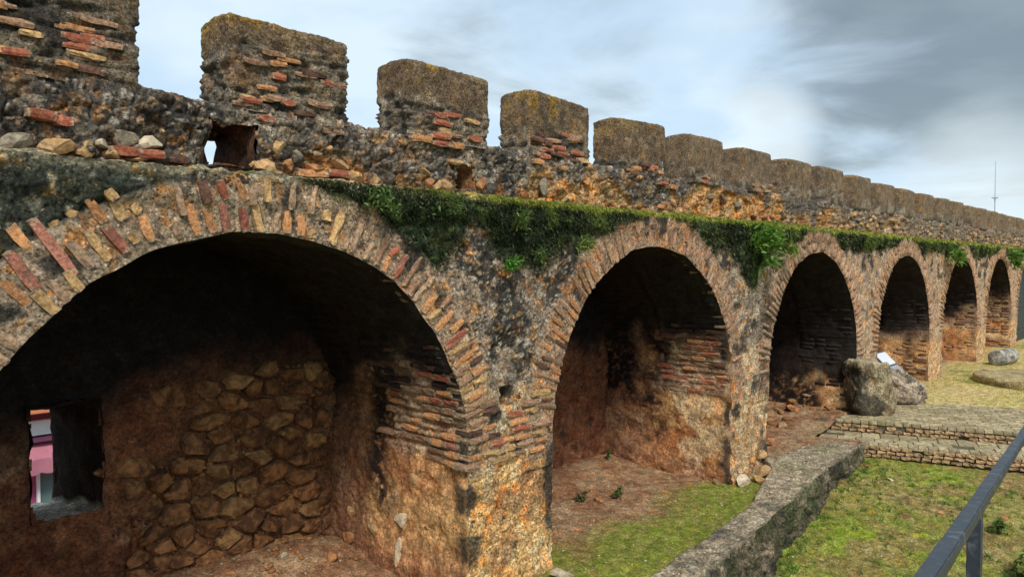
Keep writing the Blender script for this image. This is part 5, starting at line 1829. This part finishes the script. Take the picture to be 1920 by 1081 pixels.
def tufts():
    cs = []
    for _ in range(3200):
        x, y = random.uniform(7.6, 13.3), random.uniform(-4.2, -0.85)
        if y > float(along(KERB_OUT, x)) - 0.06 or x + 0.32 * (y + 0.12) > 13.15: continue
        edge = (float(along(KERB_OUT, x)) - y) < 0.25 or x + 0.32 * (y + 0.12) > 12.95
        if random.random() < (0.5 if edge else 0.12): cs.append((x, y))
    P0 = np.repeat(np.array(cs), 14, 0); n = len(P0)
    P0 = P0 + G.normal(0, 0.025, (n, 2))
    P = np.stack([P0[:, 0], P0[:, 1], P0[:, 0] * 0], -1)
    P[:, 2] = lawn_h(P[:, 0], P[:, 1], P.copy()) - 0.004
    D = unit(np.stack([G.normal(0, 0.5, n), G.normal(0, 0.5, n), 0.6 + G.random(n)], -1))
    S = unit(np.cross(D, G.normal(0, 1, (n, 3))))
    col = var_col(n, (0.12, 0.21, 0.035), 0.5)
    foliage_obj('lawn_tufts', [blades(P, D, S, 0.03 + 0.075 * G.random(n) ** 1.5, 0.007 + 0.005 * G.random(n), col, 0.4 + 0.3 * G.random(n))], None, kind='stuff', label='small grass tufts scattered in the lawn and along the step and kerb')


tufts()


def leaf_mesh(n_seg, L, W, droop, base, var):
    """one narrow leaf along +x with a crease"""
    V, Fq = [], []
    for i in range(n_seg + 1):
        t = i / n_seg
        w = W * math.sin(math.pi * min(1, 0.12 + 0.88 * t)) ** 0.7 * 0.5 if i < n_seg else 0.0005
        z = L * (0.25 * t - droop * t * t)
        V += [(L * t, -w, z + w * 0.35), (L * t, 0, z), (L * t, w, z + w * 0.35)]
    for i in range(n_seg):
        a = i * 3
        Fq += [(a, a + 1, a + 4, a + 3), (a + 1, a + 2, a + 5, a + 4)]
    V = np.array(V)
    return V, np.array(Fq), np.ones((len(V), 3)) * np.array(base) * var


def rot_to(V, dirv, roll):
    d = Vector(dirv).normalized()
    q = d.to_track_quat('X', 'Z').to_matrix() @ Matrix.Rotation(roll, 3, 'X')
    return V @ np.array(q).T


def leafy_plant(loc, label, h, spread, nleaf, leafsize, base, stems=3, droop=0.5, name='wall_plant', group=None, big_leaves=False, cat='plant', down=0.0):
    p = empty(name, loc, label, cat, group)
    sets = []; ssets = []
    tips = []
    for s in range(stems):
        a = random.uniform(0, 2 * math.pi)
        tip = np.array([math.cos(a) * spread * random.uniform(.2, .9), -abs(math.sin(a)) * spread * 0.6 - 0.06, h * random.uniform(0.5, 1.0) - down])
        mid = tip * 0.5 + np.array([0, -0.04, 0.02])
        pts = [np.zeros(3) + np.array([0, 0.05, 0]), mid, tip]
        tips.append((mid, tip))
        for A, B in zip(pts[:-1], pts[1:]):
            d = B - A; u = unit(np.cross(d, [0.3, 0.2, 1])); w = unit(np.cross(d, u)); r = 0.0045
            ring = [A + r * u, A - r * u * .5 + r * w * .87, A - r * u * .5 - r * w * .87, B + r * u, B - r * u * .5 + r * w * .87, B - r * u * .5 - r * w * .87]
            ssets.append((np.array(ring), np.array([(0, 1, 4, 3), (1, 2, 5, 4), (2, 0, 3, 5)]), np.ones((6, 3)) * np.array((0.14, 0.15, 0.06))))
    for i in range(nleaf):
        mid, tip = random.choice(tips)
        t = random.random()
        at = mid * (1 - t) + tip * t if not big_leaves else tip * random.uniform(0.0, 0.5)
        at = at + np.array([random.gauss(0, 1), random.gauss(0, .6), random.gauss(0, 1)]) * spread * (0.22 if not big_leaves else 0.03)
        d = np.array([random.gauss(0, 1), -0.35 - abs(random.gauss(0, .7)), random.gauss(0.25, .8)])
        V, Fq, C = leaf_mesh(4 if big_leaves else 2, leafsize * random.uniform(.6, 1.25), leafsize * random.uniform(.28, .45) * (0.55 if big_leaves else 1.1), droop * random.random(), base, random.uniform(0.55, 1.4))
        V = rot_to(V, d, random.uniform(-.8, .8)) + at
        if big_leaves:
            o = bpy.data.objects.new('leaf', mesh_np('leaf', V, Fq, C, M['leaf'])); link(o, p)
        else: sets.append((V, Fq, C))
    if sets: foliage_obj('foliage', sets, p, kind='stuff')
    foliage_obj('stem', ssets, p)
    return p


BRI = (0.14, 0.25, 0.045); MID = (0.10, 0.17, 0.04); YEL = (0.22, 0.29, 0.06)
leafy_plant((5.23, -0.03, 3.16), 'small vivid green fern tuft lowest on the first pier', 0.12, 0.13, 150, 0.05, (0.13, 0.32, 0.05), 8, down=0.03)
leafy_plant((5.31, -0.05, 3.52), 'bushy pale green plant highest of three on the first pier', 0.2, 0.17, 170, 0.05, (0.15, 0.22, 0.06), 9)
leafy_plant((5.62, -0.05, 3.33), 'loose straggly plant with bare twigs just above the fern tuft', 0.14, 0.15, 90, 0.045, (0.13, 0.20, 0.05), 9, down=0.12)
leafy_plant((3.66, -0.05, 3.72), 'pale leafy herb sprouting under the ledge over the near arch', 0.10, 0.22, 120, 0.045, (0.13, 0.22, 0.06), 8, down=0.06)
leafy_plant((4.35, -0.05, 3.74), 'thin trailing herb under the ledge left of the small dark hole', 0.08, 0.28, 90, 0.045, MID, 8, down=0.08)
leafy_plant((6.35, -0.05, 3.42), 'feathery yellow green plant beside the crown of the second arch', 0.1, 0.2, 130, 0.05, YEL, 8, down=0.08)
leafy_plant((10.93, -0.06, 3.18), 'tall plant with long spear shaped leaves hanging between second and third arch', 0.28, 0.2, 26, 0.30, (0.20, 0.34, 0.07), 3, 0.9, big_leaves=True)
leafy_plant((10.72, -0.06, 3.72), 'dense bright grass clump under the ledge above the spear leaved plant', 0.16, 0.4, 320, 0.10, (0.13, 0.26, 0.035), 14, down=0.30)
leafy_plant((11.6, -0.06, 3.52), 'pale green bush left of the crown of the third arch', 0.12, 0.25, 160, 0.08, YEL, 8, down=0.2)
leafy_plant((22.1, -0.06, 3.62), 'bright green bush under the ledge before the fifth arch', 0.15, 0.42, 220, 0.15, BRI, 10, down=0.35)
leafy_plant((29.9, -0.06, 3.66), 'bright green bush under the ledge right of the sixth arch', 0.15, 0.45, 200, 0.2, BRI, 10, down=0.45)
leafy_plant((7.94, 1.23, 0.03), 'dark low weed on the earth floor nearest the first pier', 0.08, 0.12, 60, 0.06, (0.05, 0.09, 0.03), 6, group='weeds on the earth floor')
leafy_plant((8.4, 0.92, 0.03), 'grassy weed on the earth floor right of the reddish clod', 0.10, 0.10, 50, 0.07, (0.10, 0.15, 0.04), 6, group='weeds on the earth floor')
leafy_plant((9.72, 2.02, 0.1), 'single green seedling at the back corner of the second niche', 0.15, 0.05, 24, 0.07, (0.07, 0.16, 0.03), 3, group='weeds on the earth floor')
leafy_plant((10.35, -3.38, -0.40), 'tuft of long pale grass at the lower right corner of the lawn', 0.16, 0.22, 160, 0.16, (0.26, 0.30, 0.08), 10, 0.7, name='grass_tuft')
leafy_plant((11.55, -2.95, -0.30), 'dark green grass tuft in the lawn behind the handrail', 0.10, 0.14, 90, 0.10, (0.13, 0.20, 0.05), 8, 0.6, name='grass_tuft')

# ------------------------------------------------------------------ loose stones on the ground
def loose(loc, dims, w, label, group=None, rz=None):
    o = put_stone(None, loc, dims, {w: 1}, (random.uniform(-.15, .15), random.uniform(-.15, .15), random.uniform(0, 3) if rz is None else rz), name='loose_stone')
    o['label'] = label; o['category'] = 'stone'
    if group: o['group'] = group
    return o


def gz(hf, x, y): return float(hf(np.array([x]), np.array([y]), np.array([[x, y, 0.0]]))[0])


loose((5.92, -0.22, 0.03), (0.30, 0.24, 0.16), 'stone_pale', 'pale squared stone at the foot of the first pier')
loose((8.12, 0.95, 0.05), (0.22, 0.16, 0.08), 'stone_clay', 'reddish clod on the earth floor between two weeds')
for (x, y), lab in zip([(13.55, -0.95), (12.65, -1.42), (11.42, -1.98), (11.83, -2.30), (12.05, -3.03)],
                       ['flat stone in the lawn close under the lower step', 'rounded stone in the upper middle of the lawn', 'reddish flat stone in the middle of the lawn', 'flat pale stone in the lawn just left of the handrail', 'small pale stone in the lawn right of the handrail']):
    x = min(x, 13.0)
    loose((x, y, gz(lawn_h, x, y) + 0.01), (random.uniform(0.14, 0.22), random.uniform(0.1, 0.16), 0.05), random.choice(['stone_pale', 'stone_tan', 'stone_clay']), lab, 'stones lying in the lawn')
for x, y, a, w, lab in [(12.45, 0.45, 0.30, 'stone_clay', 'reddish stone on the earth just behind the second pier'), (13.10, 1.25, 0.36, 'stone_clay', 'large reddish stone deep in the shadow of the third niche'),
                        (13.65, 0.75, 0.26, 'stone_tan', 'tan stone in the middle of the third niche floor'), (14.55, 0.95, 0.34, 'stone_clay', 'reddish stone at the foot of the right jamb of the third niche'),
                        (14.9, 0.35, 0.28, 'stone_clay', 'reddish stone on the earth nearest the tall stone block')]:
    loose((x, y, gz(soil_h, x, y) + a * 0.15), (a, a * 0.8, a * 0.6), w, lab, 'rubble in the third niche')
for x, y, a, w, lab in [(4.35, 1.62, 0.2, 'stone_clay', 'reddish fallen stone on the near niche floor beside the right jamb'), (3.95, 1.85, 0.13, 'stone_pale', 'small pale stone on the near niche floor under the rubble patch')]:
    loose((x, y, gz(soil_h, x, y) + a * 0.12), (a, a * 0.8, a * 0.55), w, lab, 'fallen stones in the near niche')


def rubble_heap():
    it = []
    for i in range(60):
        if i < 40: x, y = random.uniform(12.2, 15.2), random.uniform(0.6, 2.1)
        else: x, y = random.uniform(3.2, 4.6), random.uniform(1.5, 2.15)
        a = random.uniform(0.06, 0.24) if i < 40 else random.uniform(0.04, 0.12)
        it.append((random.choice(STONE[pick({'stone_clay': 4, 'stone_tan': 1})]), Matrix.LocRotScale(Vector((x, y, gz(soil_h, x, y) + a * 0.12)), Matrix.Rotation(random.uniform(0, 3), 3, 'Z').to_quaternion(), Vector((a, a * .8, a * .6)))))
    joined_copies('rubble', it, None, kind='stuff')
    bpy.data.objects['rubble']['label'] = 'small reddish rubble strewn along the backs of the niche floors'


rubble_heap()


def pebbles():
    items = []
    for i in range(900):
        if i < 450:
            x, y = random.uniform(8, 13), random.uniform(-4, -1); z = gz(lawn_h, x, y)
            if y > float(along(KERB_OUT, x)) - 0.05: continue
        elif i < 800: x, y = random.uniform(6.2, 11), random.uniform(-0.9, 2.0); z = gz(soil_h, x, y)
        else: x, y = random.uniform(3.2, 4.6), random.uniform(0.8, 2.1); z = gz(soil_h, x, y)
        if y > -1.0 and i >= 450 and y < float(along(KERB_IN, x)): continue
        a = random.uniform(0.012, 0.04)
        items.append((random.choice(STONE[pick({'stone_pale': 3, 'stone_tan': 2, 'stone_clay': 1})]), Matrix.LocRotScale(Vector((x, y, z + a * 0.15)), Matrix.Rotation(random.uniform(0, 3), 3, 'Z').to_quaternion(), Vector((a, a * .8, a * .6)))))
    joined_copies('pebbles', items, None, kind='stuff')
    bpy.data.objects['pebbles']['label'] = 'small pebbles strewn over the lawn and the earth floor'


pebbles()
